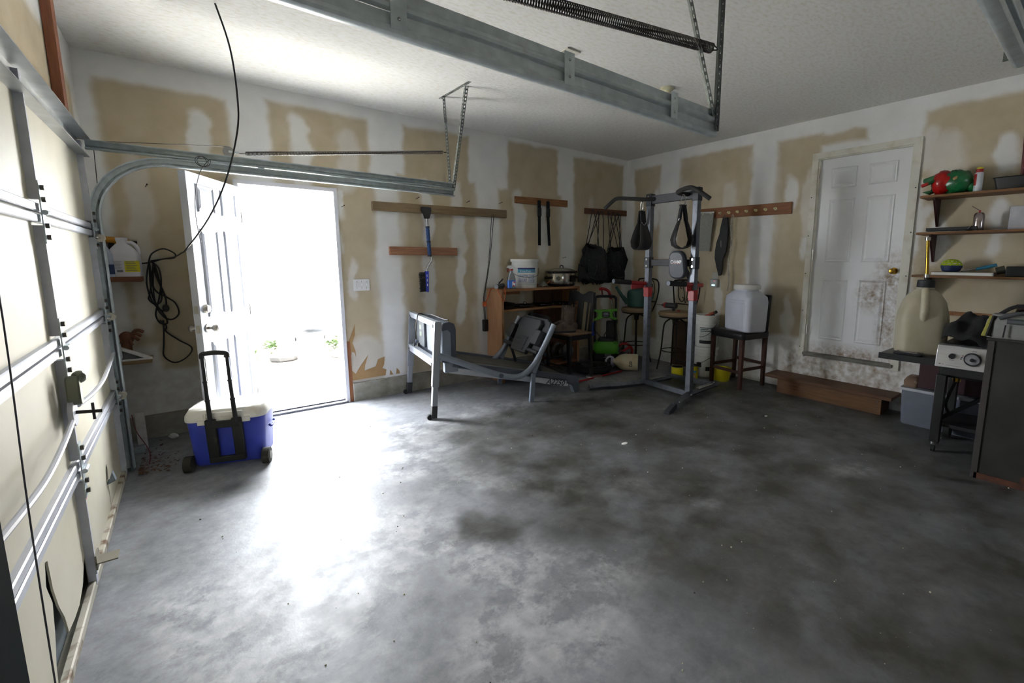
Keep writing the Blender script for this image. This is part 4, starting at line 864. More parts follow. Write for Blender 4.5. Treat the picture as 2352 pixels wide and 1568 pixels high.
oc.part('cord', MB().tube([(3.42,1.95,1.106),(3.34,1.88,1.106),(3.30,1.80,1.10),(3.29,1.785,1.03),(3.27,1.785,.96),(3.24,1.80,1.02),(3.235,1.86,1.09),(3.28,1.92,1.106)], .0045, n=6), orange)
oc.part('socket_end', MB().box(3.175,3.215,2.075,2.11,.885,.94), orange, bevel=.005)
cg = Thing('grease_gun', 'grey tube gun with black lever lying on the shelf unit end', 'tool', (3.35, 2.0, 1.12))
cg.part('barrel', MB().cyl((3.26,1.93,1.125),(3.42,2.04,1.13),.027,n=16).cyl((3.42,2.04,1.13),(3.435,2.05,1.13),.02,n=12), mat('grey_barrel', '#73777a', .4, .5))
cg.part('lever', MB().bar((3.33,1.98,1.16),(3.42,2.04,1.205),.012,.012), black)
cg.part('rod', MB().cyl((3.31,1.965,1.155),(3.33,1.98,1.19),.003,n=6), steel)
rg = MB(); rng = random.Random(8)
rg.sheet(lambda u, v: (3.93+.12*u+rng.uniform(-.008,.008), 1.93+.12*v+rng.uniform(-.008,.008), 1.10+.07*math.sin(PI*u)*math.sin(PI*v)+rng.uniform(0,.012)), 7, 7)
tag(build('plastic_bag', rg, mat('cloudy_plastic', '#a9a79c', .35, trans=.3), solid=.002), 'crumpled clear plastic bag between bucket and slow cooker', 'bag')
# pans on the middle shelf
panm = mat('dark_nonstick', '#232324', .35, .3, var=.2)
for k, (x, y, r) in enumerate(((3.66,1.97,.14),(3.95,1.95,.14),(4.245,1.95,.14))):
    T = Thing('frying_pan', ['dark frying pan nearest the loaf tins on the middle shelf','dark frying pan in the middle of the middle shelf','dark frying pan at the right end of the middle shelf'][k], 'pan', (x, y, .86), group='pans on the middle shelf')
    T.part('pan', MB().lathe([(r*.78,.861),(r*.8,.862),(r,.885),(r*.98,.89),(r*.76,.868),(.01,.868)], (x,y,0), 28), panm)
    T.part('handle', MB().tube([(x-r*.7,y-r*.7,.884),(x-r*.95,y-r*.95,.892),(x-r*1.0,y-r*1.1,.892)], .009, n=8), black)
for k, z in enumerate((.86,.895)):
    x, y = 3.385, 1.95
    tag(build('loaf_tin', rr_loft([(.12,.2,.015,z+.001,0),(.14,.23,.018,z+.045-.012*k,0),(.15,.24,.02,z+.046-.012*k,0),(.135,.225,.016,z+.040-.012*k,0),(.115,.195,.012,z+.006,0)], 3).warp(lambda a, b, c: (a+x+.01*k, b+y, c)), panm), ['lower dark baking tin of the pair on the middle shelf','upper dark baking tin of the pair on the middle shelf'][k], 'pan', 'baking tins')
tag(build('steel_ball', MB().sph((3.64,1.90,.913), .022, 14, 10), steel), 'small shiny steel ball resting on the first frying pan', 'ball')
# dumbbells on the bottom shelf
dbm = mat('chrome_plate', '#a7adb4', .25, .9, var=.06)
db = Thing('dumbbell', 'silver disc dumbbell standing on the bottom shelf of the unit', 'dumbbell', (4.26, 1.93, .125))
for (a, b_) in ((1.83,1.86),(1.865,1.89),(1.97,1.995),(2.0,2.03)): db.part('plate', MB().cyl((4.26,a,.235),(4.26,b_,.235),.11 if a in (1.83,2.0) else .10,n=30), dbm)
db.part('bar', MB().cyl((4.26,1.80,.235),(4.26,2.06,.235),.013,n=12), steel)
db.part('star_collar', MB().prism([((.028 if i % 2 else .018)*math.cos(i*PI/6), (.028 if i % 2 else .018)*math.sin(i*PI/6)) for i in range(12)], .015, frame((4.26,1.83,.235), (1,0,0), y=(0,0,1))), steel)
for k, z in enumerate((.16,.245,.33)):
    T = Thing('dumbbell', ['lowest of three small silver dumbbells on the rack','middle of three small silver dumbbells on the rack','top of three small silver dumbbells on the rack'][k], 'dumbbell', (3.93, 1.9, z), group='small dumbbells racked in the unit')
    T.part('head', MB().cyl((3.90,1.84,z),(3.965,1.84,z),.026,n=14), mat('steel_blue_vinyl', '#8f9cab', .35, .3)); T.part('head', MB().cyl((3.90,1.97,z),(3.965,1.97,z),.026,n=14), mat('steel_blue_vinyl', '#8f9cab', .35, .3))
    T.part('grip', MB().cyl((3.93,1.85,z),(3.93,1.96,z),.011,n=10), steel)
tag(build('dumbbell_rack', MB().box(3.90,3.965,1.895,1.915,.125,.36).box(3.88,3.985,1.87,1.94,.125,.133), dpine, bevel=.002), 'small brown upright rack holding three dumbbells in the unit', 'rack')
# blue bottle behind the chair
# ================================================================ TREADMILL
tm = Thing('treadmill', 'grey treadmill stored with its frame upright, marked A2250, near the doorway', 'treadmill', (2.11, 1.15, 0), math.atan2(-.139,.99), local=True)
trl = mat('treadmill_rail_silver', '#b4b8c0', .45, .1, var=.05); tgl = mat('treadmill_light_grey', '#8f939a', .4, .2, var=.05); tgm = mat('treadmill_mid_grey', '#7f8794', .42, .25, var=.06); tgd = mat('treadmill_dark_grey', '#4a505b', .5, var=.08); tbk = mat('treadmill_console_dark', '#232528', .55, var=.1); belt = mat('treadmill_belt', '#3a3936', .8, col2='#55524b', scale=8)
for v in (0, .94):
    def q(t, v=v): return (.067*t/.885, v, t)
    tm.part('post', MB().bar(q(.30), q(.89), .055, .062, (0,1,0)), tgl if v else tgl, bevel=.004)
    lg = tm.part('leg', MB().bar(q(.06), q(.34), .046, .052, (0,1,0)), tgl, bevel=.003)
    tm.part('foot', MB().bar((0,v,.012), q(.125), .050, .058, (0,1,0)), black, lg, bevel=.003)
    tm.part('caster', MB().cyl((-.035,v-.014,.024),(-.035,v+.014,.024),.024,n=18), blackr, lg)
    tm.part('side_skin', MB().bar((.067*.31/.885-.001,v-.0285,.305), (.067-.001,v-.0285,.885), .060, .004, (0,1,0)), tgm)
    for z in (.50,.845): tm.part('bolt', MB().cyl((-.032+.067*z/.885,v+.045*(1 if v < .5 else -1),z),(-.02+.067*z/.885,v+.045*(1 if v < .5 else -1),z),.016,n=6), black)
tm.part('cross_beam', MB().box(.035,.085,.03,.91,.835,.89), tgl, bevel=.004)
tm.part('cross_beam', MB().box(.01,.065,.03,.91,.48,.55), tgl, bevel=.004)
pr = [(.11,.50),(.11,.82),(.13,.865),(.19,.87),(.235,.85),(.25,.80),(.245,.50)]
tm.part('motor_hood', MB().prism(pr, -.84, frame((0,.05,0), (1,0,0), y=(0,0,1))), tgd, bevel=.01)
tm.part('hood_cheek', MB().prism([(.118,.52),(.118,.79),(.17,.80),(.195,.77),(.195,.52)], .004, frame((0,.05,0), (1,0,0), y=(0,0,1))), tgm)
for (a, b_) in ((.10,.44),(.56,.86)):
    pl = tm.part('cover_plate', MB().box(.085,.11,a,b_,.56,.815), mat('plate_grey', '#6c7074', .45, .2, var=.05), bevel=.006)
    for z in (.66,.73): tm.part('spec_label', MB().box(.0842,.085,a+.09,a+.16,z,z+.045), mat('grey_green_label', '#9aa392', .6), pl)
tm.part('power_cord', MB().tube([(.11,.62,.885),(.06,.6,.90),(.02,.52,.88),(.02,.62,.72),(.03,.72,.60),(.035,.76,.50)], .006, n=8), black)
tm.part('power_cord', MB().tube([(.12,.75,.885),(.1,.55,.90),(.12,.38,.91),(.17,.22,.885),(.2,.12,.88)], .006, n=8), black)
tm.part('plug', MB().box(.02,.045,.56,.60,.575,.61), black, bevel=.004)
near = [(.05,.585),(.235,.508),(.443,.413),(.673,.318),(.80,.287),(.89,.292),(.97,.333),(1.04,.40),(1.10,.49),(1.17,.605),(1.255,.765)]
for v, du in ((-.005,0),(.80,0)):
    tm.part('handrail', MB().tube([(u+du,v,z) for u, z in near], .029, n=14, sub=4), tgm)
    tm.part('rail_cap', MB().cyl((1.25+du,v,.755),(1.262+du,v,.777),.029,n=14), tgl)
    tm.part('support_leg', MB().bar((.995+du,v,0),(1.02+du,v,.30),.05,.035,(0,1,0)).bar((1.02+du,v,.30),(1.10+du,v,.47),.05,.035,(0,1,0)), tgm, bevel=.008)
tm.part('pivot_bolt', MB().cyl((.655,-.045,.325),(.655,-.03,.325),.022,n=20), tgd)
# deck
for v in (.07, .82):
    tm.part('side_rail', MB().bar((.20,v,.475),(1.53,v,.165),.07,.055), tgd, bevel=.006)
    tm.part('lower_rail', MB().bar((.17,v-.008,.425),(1.47,v-.008,.115),.05,.055), trl, bevel=.003)
    tm.part('end_cap', MB().prism([(1.44,.20),(1.56,.195),(1.60,.15),(1.61,.02),(1.545,.0),(1.51,.10),(1.44,.12)], .075, frame((0,v+.036,0), (1,0,0), y=(0,0,1))), tgd, bevel=.008)
tm.part('rail_bracket', MB().box(.13,.26,.035,.10,.40,.50), tgm, bevel=.01)
tm.part('belt', MB().hexa([(.22,.105,.44),(1.50,.105,.142),(1.50,.785,.142),(.22,.785,.44)], [(.22,.105,.478),(1.50,.105,.18),(1.50,.785,.18),(.22,.785,.478)]), belt)
tm.part('rear_roller', MB().cyl((1.52,.10,.155),(1.52,.79,.155),.03,n=16), black)
sl = math.atan2(-.31, 1.30); MT = frame((1.305, .07-.0345, .152), (math.cos(sl),0,math.sin(sl)), y=(0,0,1))
tm.part('nameplate', MB().prism([(-.15,-.028),(.15,-.028),(.15,.028),(-.15,.028)], .0006, MT), trl, smooth=False)
MT2 = MT.copy(); MT2.translation = MT.translation+Vector((0,-.0012,0))
tm.part('model_lettering', text('A2250', .085, MT2, shear=.25, bold=.0012), mat('dark_print', '#23252c', .6))
# console between the rail tops
cu = Vector((.485,0,.875)); cn = Vector((.875,0,-.485))   # along console (up) and outward (under side)
MC = frame((1.06,.40,.42), (0,1,0), y=cu)    # local x = v, y = up the console, z = normal
MCn = MC.to_3x3() @ Vector((0,0,1)); sgn = 1 if MCn.x < 0 else -1
pr = [(-.36,.06),(.36,.06),(.365,.34),(.32,.42),(.20,.465),(-.20,.465),(-.32,.42),(-.365,.34)]
tm.part('console', MB().prism(pr, -.07*sgn, MC), tbk, bevel=.008)
tm.part('console_back', MB().prism([(-.17,.02),(.17,.02),(.24,.38),(.20,.42),(-.20,.42),(-.24,.38)], .05*sgn, MC), mat('console_cover', '#232426', .6, var=.06), bevel=.012)
for i in range(9): tm.part('vent_slat', MB().box(-.115,.115,.05+i*.018,.058+i*.018,.05*sgn,.058*sgn).xf(MC), black)
tm.part('speaker_box', MB().box(-.36,-.24,.14,.30,0,.08*sgn).xf(MC), tbk, bevel=.01); tm.part('speaker_box', MB().box(.24,.36,.14,.30,0,.08*sgn).xf(MC), tbk, bevel=.01)
tm.part('display_hood', MB().prism([(-.24,.44),(.24,.44),(.20,.49),(-.20,.49)], -.05*sgn, MC), gblk, bevel=.006)
tm.part('console_bar', MB().cyl((1.075,0,.50),(1.075,.80,.50),.022,n=12), tbk)
for v in (.10,.70): tm.part('console_strut', MB().tube([(1.075,v,.5),(1.12,v,.40),(1.16,v,.27)], .016, n=8), tbk)
# ================================================================ POWER TOWER
pt = Thing('power_tower', 'dark grey pull up and dip tower with red arm fittings in the corner', 'exercise tower', (4.46, .38, 0))
pgr = mat('tower_grey', '#5c6068', .38, .35, col2='#4a4e56', scale=18, thresh=(.3,.5)); pdk = mat('tower_charcoal', '#2f3237', .5, .2, var=.1); foam = mat('foam_grip_black', '#222322', .9, var=.15, bump=.3, bscale=120); pw = mat('chrome_bolt', '#d8d8d8', .2, .9)
UL, UR = Vector((4.48,.685,0)), Vector((4.45,.068,0))
for U, s in ((UL,1),(UR,-1)):
    up_ = pt.part('upright', MB().box(U.x-.03,U.x+.03,U.y-.03,U.y+.03,.03,2.14), pgr, bevel=.004)
    for i in range(7): pt.part('pin_hole', MB().cyl((U.x+.03,U.y-.0306,.35+i*.1) if False else (U.x,U.y-.0302,.40+i*.10),(U.x,U.y-.031,.40+i*.10),.006,n=10), black, up_)
    pt.part('collar', MB().box(U.x-.037,U.x+.037,U.y-.037,U.y+.037,1.35,1.47), pdk, bevel=.004)
    pt.part('collar', MB().box(U.x-.036,U.x+.036,U.y-.036,U.y+.036,2.02,2.15), pdk, bevel=.004)
    for z in (1.375,1.445): pt.part('bolt', MB().cyl((U.x-.037,U.y,z),(U.x-.043,U.y,z),.012,n=14), pw)
    pt.part('bolt', MB().cyl((U.x-.036,U.y,2.12),(U.x-.042,U.y,2.12),.010,n=14), pw)
    pt.part('arm_sleeve', MB().box(U.x-.036,U.x+.036,U.y-.036,U.y+.036,1.03,1.14), redp, bevel=.004)
pt.part('top_beam', MB().bar((4.48,.66,2.085),(4.45,.09,2.085),.045,.085), pdk, bevel=.004)
pt.part('mid_beam', MB().bar((4.485,.66,1.41),(4.455,.09,1.41),.035,.07), black, bevel=.004)
pt.part('pull_up_bar', MB().tube([(4.47,.60,2.09),(4.38,.68,2.085),(4.26,.80,2.095),(4.19,.91,2.10),(4.155,.965,2.06),(4.12,1.03,1.995)], .021, n=12, sub=4), foam)
pt.part('pull_up_bar', MB().tube([(4.44,.16,2.09),(4.32,.16,2.085),(4.22,.13,2.09),(4.225,.03,2.115),(4.25,-.04,2.105),(4.31,-.17,2.005)], .021, n=12, sub=4), foam)
for (a, b_) in (((4.485,.70,1.175),(3.985,.74,1.215)), ((4.60,.07,1.182),(4.05,.07,1.218))):
    a = Vector(a); b_ = Vector(b_); m_ = a.lerp(b_, .52)
    pt.part('dip_arm', MB().cyl(a, m_, .022, n=14), redp); pt.part('arm_grip', MB().cyl(m_, b_, .026, n=14), foam)
    pt.part('grip_end', MB().cyl(b_, b_+(b_-a).normalized()*.004, .022, n=14), tgd)
    pt.part('arm_gusset', MB().bar(a.lerp(b_,.12)-Vector((0,0,.02)), a.lerp(b_,.48)-Vector((0,0,.05)), .012, .05), redp)
# base
def sq(pts, s=.05, m=pdk):
    mb = MB()
    for i in range(len(pts)-1): mb.bar(pts[i], pts[i+1], s, s)
    return mb
pt.part('foot_rail', MB().tube([(3.84,.945,.035),(3.98,.90,.035),(4.12,.815,.035),(4.28,.765,.035),(4.48,.70,.035),(4.93,.655,.035)], .032, n=4, sub=5), pgr, ang=30)
pt.part('foot_rail', MB().tube([(3.99,-.075,.05),(4.22,.0,.05),(4.45,.058,.05),(5.04,.11,.045)], .034, n=4, sub=5), pgr, ang=30)
pt.part('foot_drop', MB().bar((4.02,-.075,.05),(3.865,-.105,.0),.055,.055), pdk, bevel=.004)
pt.part('cross_bar', MB().bar((4.47,.67,.055),(4.44,.09,.055),.045,.055), pgr, bevel=.003)
pt.part('cross_bar', MB().bar((4.91,.66,.05),(4.97,.12,.05),.045,.055), pgr, bevel=.003)
for (a, b_) in (((4.56,.69,.062),(4.83,.668,.062)), ((4.62,.074,.077),(4.92,.10,.074))): pt.part('wear_strip', MB().bar(a, b_, .045, .004), mat('pale_sticker', '#a8a69b', .6))
for p_ in ((4.40,.0,.06),(4.10,-.07,.06),(4.5,.66,.09),(4.95,.09,.08)): pt.part('bolt', MB().sph(p_, .011, 10, 6), pw)
# back pad
pad = [(x*(1 if y < 0 else 1-.12*y/.13), y) for x, y in rrect(.205,.285,.075,6)]; Mp = frame((4.405,.21,1.395), (0,-1,0), y=(-.12,0,1))
vinyl = mat('charcoal_vinyl', '#3e4149', .5, var=.06)
pt.part('back_pad', MB().prism(pad, .065, Mp), vinyl, bevel=.018)
Mq = Mp.copy(); Mq.translation = Mp @ Vector((0,.0,.0665))
Mt = Mp.copy(); Mt.translation = Mp @ Vector((-.0,.03,.0662))
pt.part('pad_lettering', text('CHAMP', .052, Mt, bold=.001, squeeze=.75), white)
pt.part('pad_accent', MB().prism([(-.055,-.014),(.0,-.004),(.055,-.014),(.055,-.018),(.0,-.009),(-.055,-.018)], .0006, Mt), redp)
pt.part('pad_bracket', MB().tube([(4.44,.20,1.38),(4.50,.15,1.25),(4.53,.14,1.05),(4.50,.13,.9)], .025, n=8), pgr)
# hanging ab slings
def sling(label, x, y, ztop, rot, wd):
    T = Thing('ab_sling', label, 'sling', (x, y, 1.55), rot, group='ab slings on the tower', local=True); zt = ztop-1.55
    T.part('carabiner', MB().tube([(0,0,zt),(.018,0,zt-.02),(.02,0,zt-.075),(0,0,zt-.095),(-.02,0,zt-.075),(-.018,0,zt-.02)], .005, n=8, closed=True), steel)
    T.part('ring_bar', MB().cyl((-.035,0,zt-.10),(.035,0,zt-.10),.008,n=8), steel)
    for s in (-1,1):
        T.part('webbing', MB().hexa([(s*.035-.012,-.03,.27),(s*.035+.012,-.03,.27),(s*.035+.012,.03,.27),(s*.035-.012,.03,.27)], [(s*.012-.010,-.028,zt-.10),(s*.012+.010,-.028,zt-.10),(s*.012+.010,.028,zt-.10),(s*.012-.010,.028,zt-.10)]), strapm)
        T.part('d_ring', MB().tube([(s*.04,-.03,.29),(s*.045,.0,.26),(s*.04,.03,.29)], .005, n=6), steel)
    prof = [(-.035,.28,.5),(-.075,.17,.85),(-.10,.09,1),(-.085,.035,1),(-.04,.008,1),(0,.0,1),(.04,.008,1),(.085,.035,1),(.10,.09,1),(.075,.17,.85),(.035,.28,.5)]
    mb = MB()
    for (xx, zz, k) in prof: mb.v += [(xx*wd,-.075*k,zz), (xx*wd,.075*k,zz)]
    mb.f = [(2*i,2*i+1,2*i+3,2*i+2) for i in range(len(prof)-1)]
    T.part('sling_band', mb, mat('sling_nylon', '#1d1a1b', .6, var=.15), solid=.008, ang=70)
    return T
sling('left black ab sling hanging from the tower pull up bar', 4.36, .70, 2.065, math.radians(75), .95)
sling('right black ab sling hanging from the tower pull up bar', 4.27, .10, 2.065, math.radians(-35), .9)
# ================================================================ BLACK CHAIR WITH BOOTS
bc_ = mat('worn_black_paint', '#181715', .5, var=.2); seatw = wood('worn_seat_wood', '#8a6a4e', '#4c3a2a', 1)
ch = Thing('black_chair', 'tall black wooden chair with worn seat behind the treadmill', 'chair', (4.04, 1.55, 0))
cx0, cx1, cy0, cy1, zs_ = 3.87, 4.21, 1.32, 1.78, .58
ch.part('seat', MB().box(cx0-.02,cx1+.01,cy0-.01,cy1+.01,zs_-.025,zs_), seatw, bevel=.006)
ch.part('seat_apron', MB().box(cx0+.015,cx1,cy0+.01,cy0+.03,zs_-.085,zs_-.025).box(cx0+.01,cx0+.03,cy0+.01,cy1-.01,zs_-.085,zs_-.025).box(cx0+.015,cx1,cy1-.03,cy1-.01,zs_-.085,zs_-.025), bc_)
for y in (cy0+.02, cy1-.02):
    ch.part('leg', MB().rings([(cx0+.02,y,0),(cx0+.02,y,.08),(cx0+.02,y,.10),(cx0+.02,y,.3),(cx0+.02,y,.33),(cx0+.02,y,.36),(cx0+.02,y,zs_-.03)], [.014,.018,.024,.021,.026,.02,.024], 12), bc_)
    ch.part('leg', MB().bar((cx1+.03,y,0),(cx1-.01,y,zs_),.034,.036,(0,1,0)), bc_, bevel=.003)
    ch.part('back_post', MB().bar((cx1-.01,y,zs_-.02),(cx1+.055,y,1.05),.032,.036,(0,1,0)), bc_, bevel=.004)
    ch.part('stretcher', MB().cyl((cx0+.02,y,.22),(cx1+.02,y,.22),.012,n=10), bc_)
ch.part('stretcher', MB().cyl((cx0+.02,cy0+.02,.16),(cx0+.02,cy1-.02,.16),.012,n=10), bc_)
yc = (cy0+cy1)/2; hw = (cy1-cy0)/2-.03
cr = [(-hw,0)]+[(hw*(i/10), .0+0) for i in range(-10,11)][1:-1]+[(hw,0)]
top = [(-hw+2*hw*i/16, .115+.022*math.sin(i/16*PI*3+.4)*(1 if i not in (0,16) else 0)) for i in range(17)]
ch.part('crest_rail', MB().prism([(-hw,.0),(hw,.0)]+[(a,b) for a,b in reversed(top)], .022, frame((cx1+.035,yc,.925), (0,1,0), y=(.1,0,1))), bc_, bevel=.003)
ch.part('splat', MB().bar((cx1-.005,yc,zs_),(cx1+.04,yc,.935),.012,.10,(0,1,0)), bc_)
for s in (-.13,.13): ch.part('splat', MB().bar((cx1-.005,yc+s,zs_),(cx1+.04,yc+s,.935),.010,.022,(0,1,0)), bc_)
bootm = mat('worn_brown_leather', '#54483d', .8, col2='#3a3028', scale=14, bump=.4, bscale=40); sole = mat('boot_sole', '#1d1a17', .8)
def boot(label, x, y, rz):
    T = Thing('work_boot', label, 'boot', (x, y, zs_+.001), rz, group='pair of work boots on the black chair', local=True)
    P = [(.0,.05,.085),(.01,.052,.13),(.005,.05,.2),(.0,.053,.27),(.0,.057,.30)]
    mb = MB(); n = 16
    for (ox, r, z) in P:
        for j in range(n): a = 2*PI*j/n; mb.v.append((ox+r*1.15*math.cos(a), r*.82*math.sin(a), z))
    for i in range(len(P)-1):
        for j in range(n): mb.f.append((i*n+j, i*n+(j+1) % n, (i+1)*n+(j+1) % n, (i+1)*n+j))
    T.part('shaft', mb, bootm, solid=.006)
    mb = rr_loft([(.29,.098,.045,.02,0),(.295,.10,.048,.05,0),(.25,.09,.04,.085,0),(.16,.07,.03,.12,0)]); mb.v = [(x_+.075-(z_-.02)*.75, y_, z_) for x_, y_, z_ in mb.v]
    T.part('foot', mb, bootm)
    mb = rr_loft([(.30,.105,.05,0,0),(.30,.105,.05,.022,0)]); mb.v = [(x_+.075, y_, z_) for x_, y_, z_ in mb.v]; T.part('sole', mb, sole)
    for i in range(5): T.part('lace', MB().cyl((.085-.014*i,-.03,.10+.035*i),(.085-.014*i,.03,.105+.035*i),.003,n=6), sole)
    T.part('tongue', MB().prism([(-.025,0),(.025,0),(.03,.1),(-.03,.1)], .006, frame((.055,0,.22), (0,1,0), y=(-.15,0,1))), bootm)
boot('brown leather work boot on the chair seat nearest the treadmill', 3.97, 1.44, 2.7)
boot('brown leather work boot on the chair seat against the chair back', 4.07, 1.62, 2.3)
# ================================================================ CORNER CLUTTER
# round wheel-like disc on the floor
wd_ = Thing('bicycle_wheel', 'dark round wheel lying flat on the floor behind the black chair', 'wheel', (4.45, 1.53, 0), local=True)
wd_.part('tyre', MB().tube([(.205*math.cos(a*PI/12),.205*math.sin(a*PI/12),.065) for a in range(24)], .040, n=10, sub=2, closed=True), blackr)
wd_.part('rim', MB().lathe([(.165,.03),(.175,.03),(.178,.075),(.165,.105),(.15,.08),(.08,.07),(.02,.075)], n=32), mat('dusty_dark_plastic', '#3c3733', .75, var=.2))
wd_.part('hub', MB().lathe([(.05,.0),(.05,.1),(.03,.115),(.012,.12)], n=18), darksteel)
tag(build('floor_tin', MB().lathe([(.10,.0),(.10,.02),(.03,.022)], (4.28,1.335,0), 20), mat('pale_tin', '#a9a89e', .4, .6)), 'flat pale tin lid on the floor by the wheel', 'tin')
# pressure washer
pwm = mat('lime_green_plastic', '#4f9a22', .4, var=.06); wz = Thing('pressure_washer', 'lime green and black electric pressure washer against the side wall', 'pressure washer', (4.90, 1.76, 0), -PI/4, local=True)
for s in (-.155,.13): wz.part('handle_tube', MB().tube([(s,0,.10),(s*1.0,.02,.5),(s*1.0,.05,.88),(s*.92,.052,.925)], .018, n=10, sub=4), black)
wz.part('handle_tube', MB().tube([(-.143,.052,.925),(-.11,.053,.94),(.08,.053,.94),(.12,.052,.925)], .020, n=10), black)
gp = [(-.17,.16),(-.10,.16),(.12,.175),(.15,.175),(.15,.14),(.11,.14),(.085,.12),(.085,.07),(.11,.055),(.15,.05),(.14,.02),(.10,.02),(.06,.045),(-.06,.04),(-.10,.02),(-.17,.0),(-.17,.03),(-.12,.07),(-.12,.11),(-.17,.14)]
wz.part('front_panel', MB().prism(gp, .05, frame((0,.01,.60), (1,0,0), y=(0,.1,1))), pwm, bevel=.008)
wz.part('panel_badge', MB().prism(rrect(.10,.075,.008,3), .004, frame((-.005,-.046,.70), (1,0,0), y=(0,.1,1))), gblk)
for i in range(3): wz.part('badge_line', MB().box(-.04,.03,-.054,-.0515,.675+i*.02,.683+i*.02), mat('badge_grey','#9aa0a4',.5))
wz.part('column', MB().box(.0,.11,-.02,.10,.25,.60), black, bevel=.012)
mb = rr_loft([(.30,.26,.06,.17,0),(.36,.30,.08,.22,0),(.34,.28,.09,.30,0),(.22,.2,.07,.345,0)]); wz.part('housing', mb, pwm)
wz.part('housing_top', rr_loft([(.24,.22,.07,.335,0),(.20,.18,.06,.37,0)]), black)
wz.part('motor_base', MB().box(-.16,.14,-.11,.12,.05,.2), black, bevel=.02)
wz.part('pump', MB().cyl((.03,-.13,.15),(.03,-.02,.15),.045,n=16).cyl((.03,-.15,.12),(-.03,-.15,.125),.008,n=8), mat('pump_metal', '#8b8b8d', .4, .8))
wz.part('nozzle_fitting', MB().cyl((.09,-.12,.19),(.155,-.12,.185),.008,n=8).sph((.16,-.12,.185),.018,10,6), pwm)
for s in (-1,1):
    w_ = wz.part('wheel', MB().cyl((s*.145,.06,.085),(s*.18,.06,.085),.085,n=26), blackr); wz.part('hub', MB().cyl((s*.18,.06,.085),(s*.184,.06,.085),.04,n=16), tgm, w_)
wz.part('hose', MB().tube([(-.17,.0,.55),(-.13,-.03,.45),(-.06,-.05,.38),(.02,-.06,.36)], .006, n=8), black); wz.part('hose', MB().tube([(.03,-.03,.62),(.02,-.05,.5),(-.02,-.05,.42),(-.03,-.05,.36)], .006, n=8), black)
wz.part('blue_coupling', MB().tube([(-.19,.02,.58),(-.2,.0,.50),(-.185,.0,.40)], .028, n=10), mat('blue_hose_wrap', '#223f9a', .5))
# string trimmer / edger
tr = Thing('garden_edger', 'red handled lawn edger leaning in the corner beside the pressure washer', 'edger', (5.11, 1.60, 0))
a0, a1 = Vector((5.03,1.81,.92)), Vector((5.135,1.71,.17))
tr.part('shaft', MB().cyl(a0, a1, .011, n=10), steel)
tr.part('handle', MB().tube([a0+Vector((.003,-.002,-.02)), a0+Vector((-.01,.01,.05)), a0+Vector((-.035,.035,.10)), a0+Vector((-.085,.085,.122)), a0+Vector((-.115,.115,.11))], .021, n=10), redp)
tr.part('guard_loop', MB().tube([a0+Vector((-.09,.09,.11)), a0+Vector((-.085,.085,.05)), a0+Vector((-.08,.08,.01))], .012, n=8), mat('dark_red', '#5d1612', .5))
tr.part('clamp', MB().sph(a0.lerp(a1,.44), (.04,.04,.055)), black); tr.part('cable', MB().tube([a0.lerp(a1,.46), (5.055,1.805,.42), (5.035,1.835,.36)], .009, n=6), black)
Mtr = frame((5.175,1.665,.16), (.707,-.707,0), y=(0,0,1))
tr.part('blade_guard', MB().tube([Mtr @ Vector((.11*math.cos(math.radians(a)), .11*math.sin(math.radians(a)), 0)) for a in range(-60,150,15)], .018, n=8, sub=2), redp)
tr.part('blade_arm', MB().bar(Mtr @ Vector((-.06,-.02,0)), Mtr @ Vector((.08,.07,0)), .05, .03), redp, bevel=.006)
tr.part('motor_pod', MB().bar(Mtr @ Vector((-.05,0,0)), Mtr @ Vector((.03,-.12,0)), .06, .05), mat('pod_black', '#232325', .5), bevel=.01); tr.part('foot_fork', MB().bar(Mtr @ Vector((.06,-.02,0)), Mtr @ Vector((.02,-.155,0)), .035, .02), redp)
tag(build('red_rod', MB().cyl((3.90,1.26,.012),(4.74,1.30,.012),.011,n=10), redp), 'thin red rod lying on the floor by the treadmill end', 'rod')
# lying cream canister and white bottle
cr_ = Thing('cream_canister', 'cream plastic canister with black print lying on its side by the tower', 'canister', (4.90, 1.30, 0))
ax = Vector((.656,-.755,0)); c0 = Vector((4.79,1.43,.108)); crm = mat('cream_plastic', '#c9bfa2', .5, col2='#b89f74', scale=5, thresh=(.25,.45))
cr_.part('body', MB().rings([c0-ax*.055, c0-ax*.045, c0-ax*.015, c0+ax*.01, c0+ax*.05, c0+ax*.10, c0+ax*.265, c0+ax*.27], [.028,.03,.055,.078,.1,.108,.108,.10], 28), crm)
cr_.part('cap', MB().rings([c0-ax*.085, c0-ax*.083, c0-ax*.057, c0-ax*.055], [.045,.05,.05,.045], 20), mat('lilac_white_cap', '#c9c7dd', .4))
vd = Vector((.69,.72,0)); MB_ = frame(c0+ax*.20+Vector((-.078,-.072,-.005))*1.03, (0,0,1), y=ax)
rng = random.Random(11); 
for r in range(2):
    for i in range(7):
        for k in range(3):
            zz = -.045+i*.0115; u = .012*r; bx = c0+ax*(.16+.022*r+.006*k+rng.uniform(-.002,.002)); an = math.radians(200+i*6)
            n_ = Vector((-.755,-.656,0)); el = -.35+i*.11
            p_ = bx+n_*(.1085*math.cos(el))+Vector((0,0,.1085*math.sin(el)))
            if rng.random() < .8: cr_.part('print_mark', MB().bar(p_-ax*.004, p_+ax*.004, .001, .0085 if k != 1 else .004, (0,0,1)), black)
wb = Thing('white_bottle', 'white bottle with black label lying behind the cream canister', 'bottle', (4.72, 1.52, 0))
b0 = Vector((4.765,1.635,.056)); 
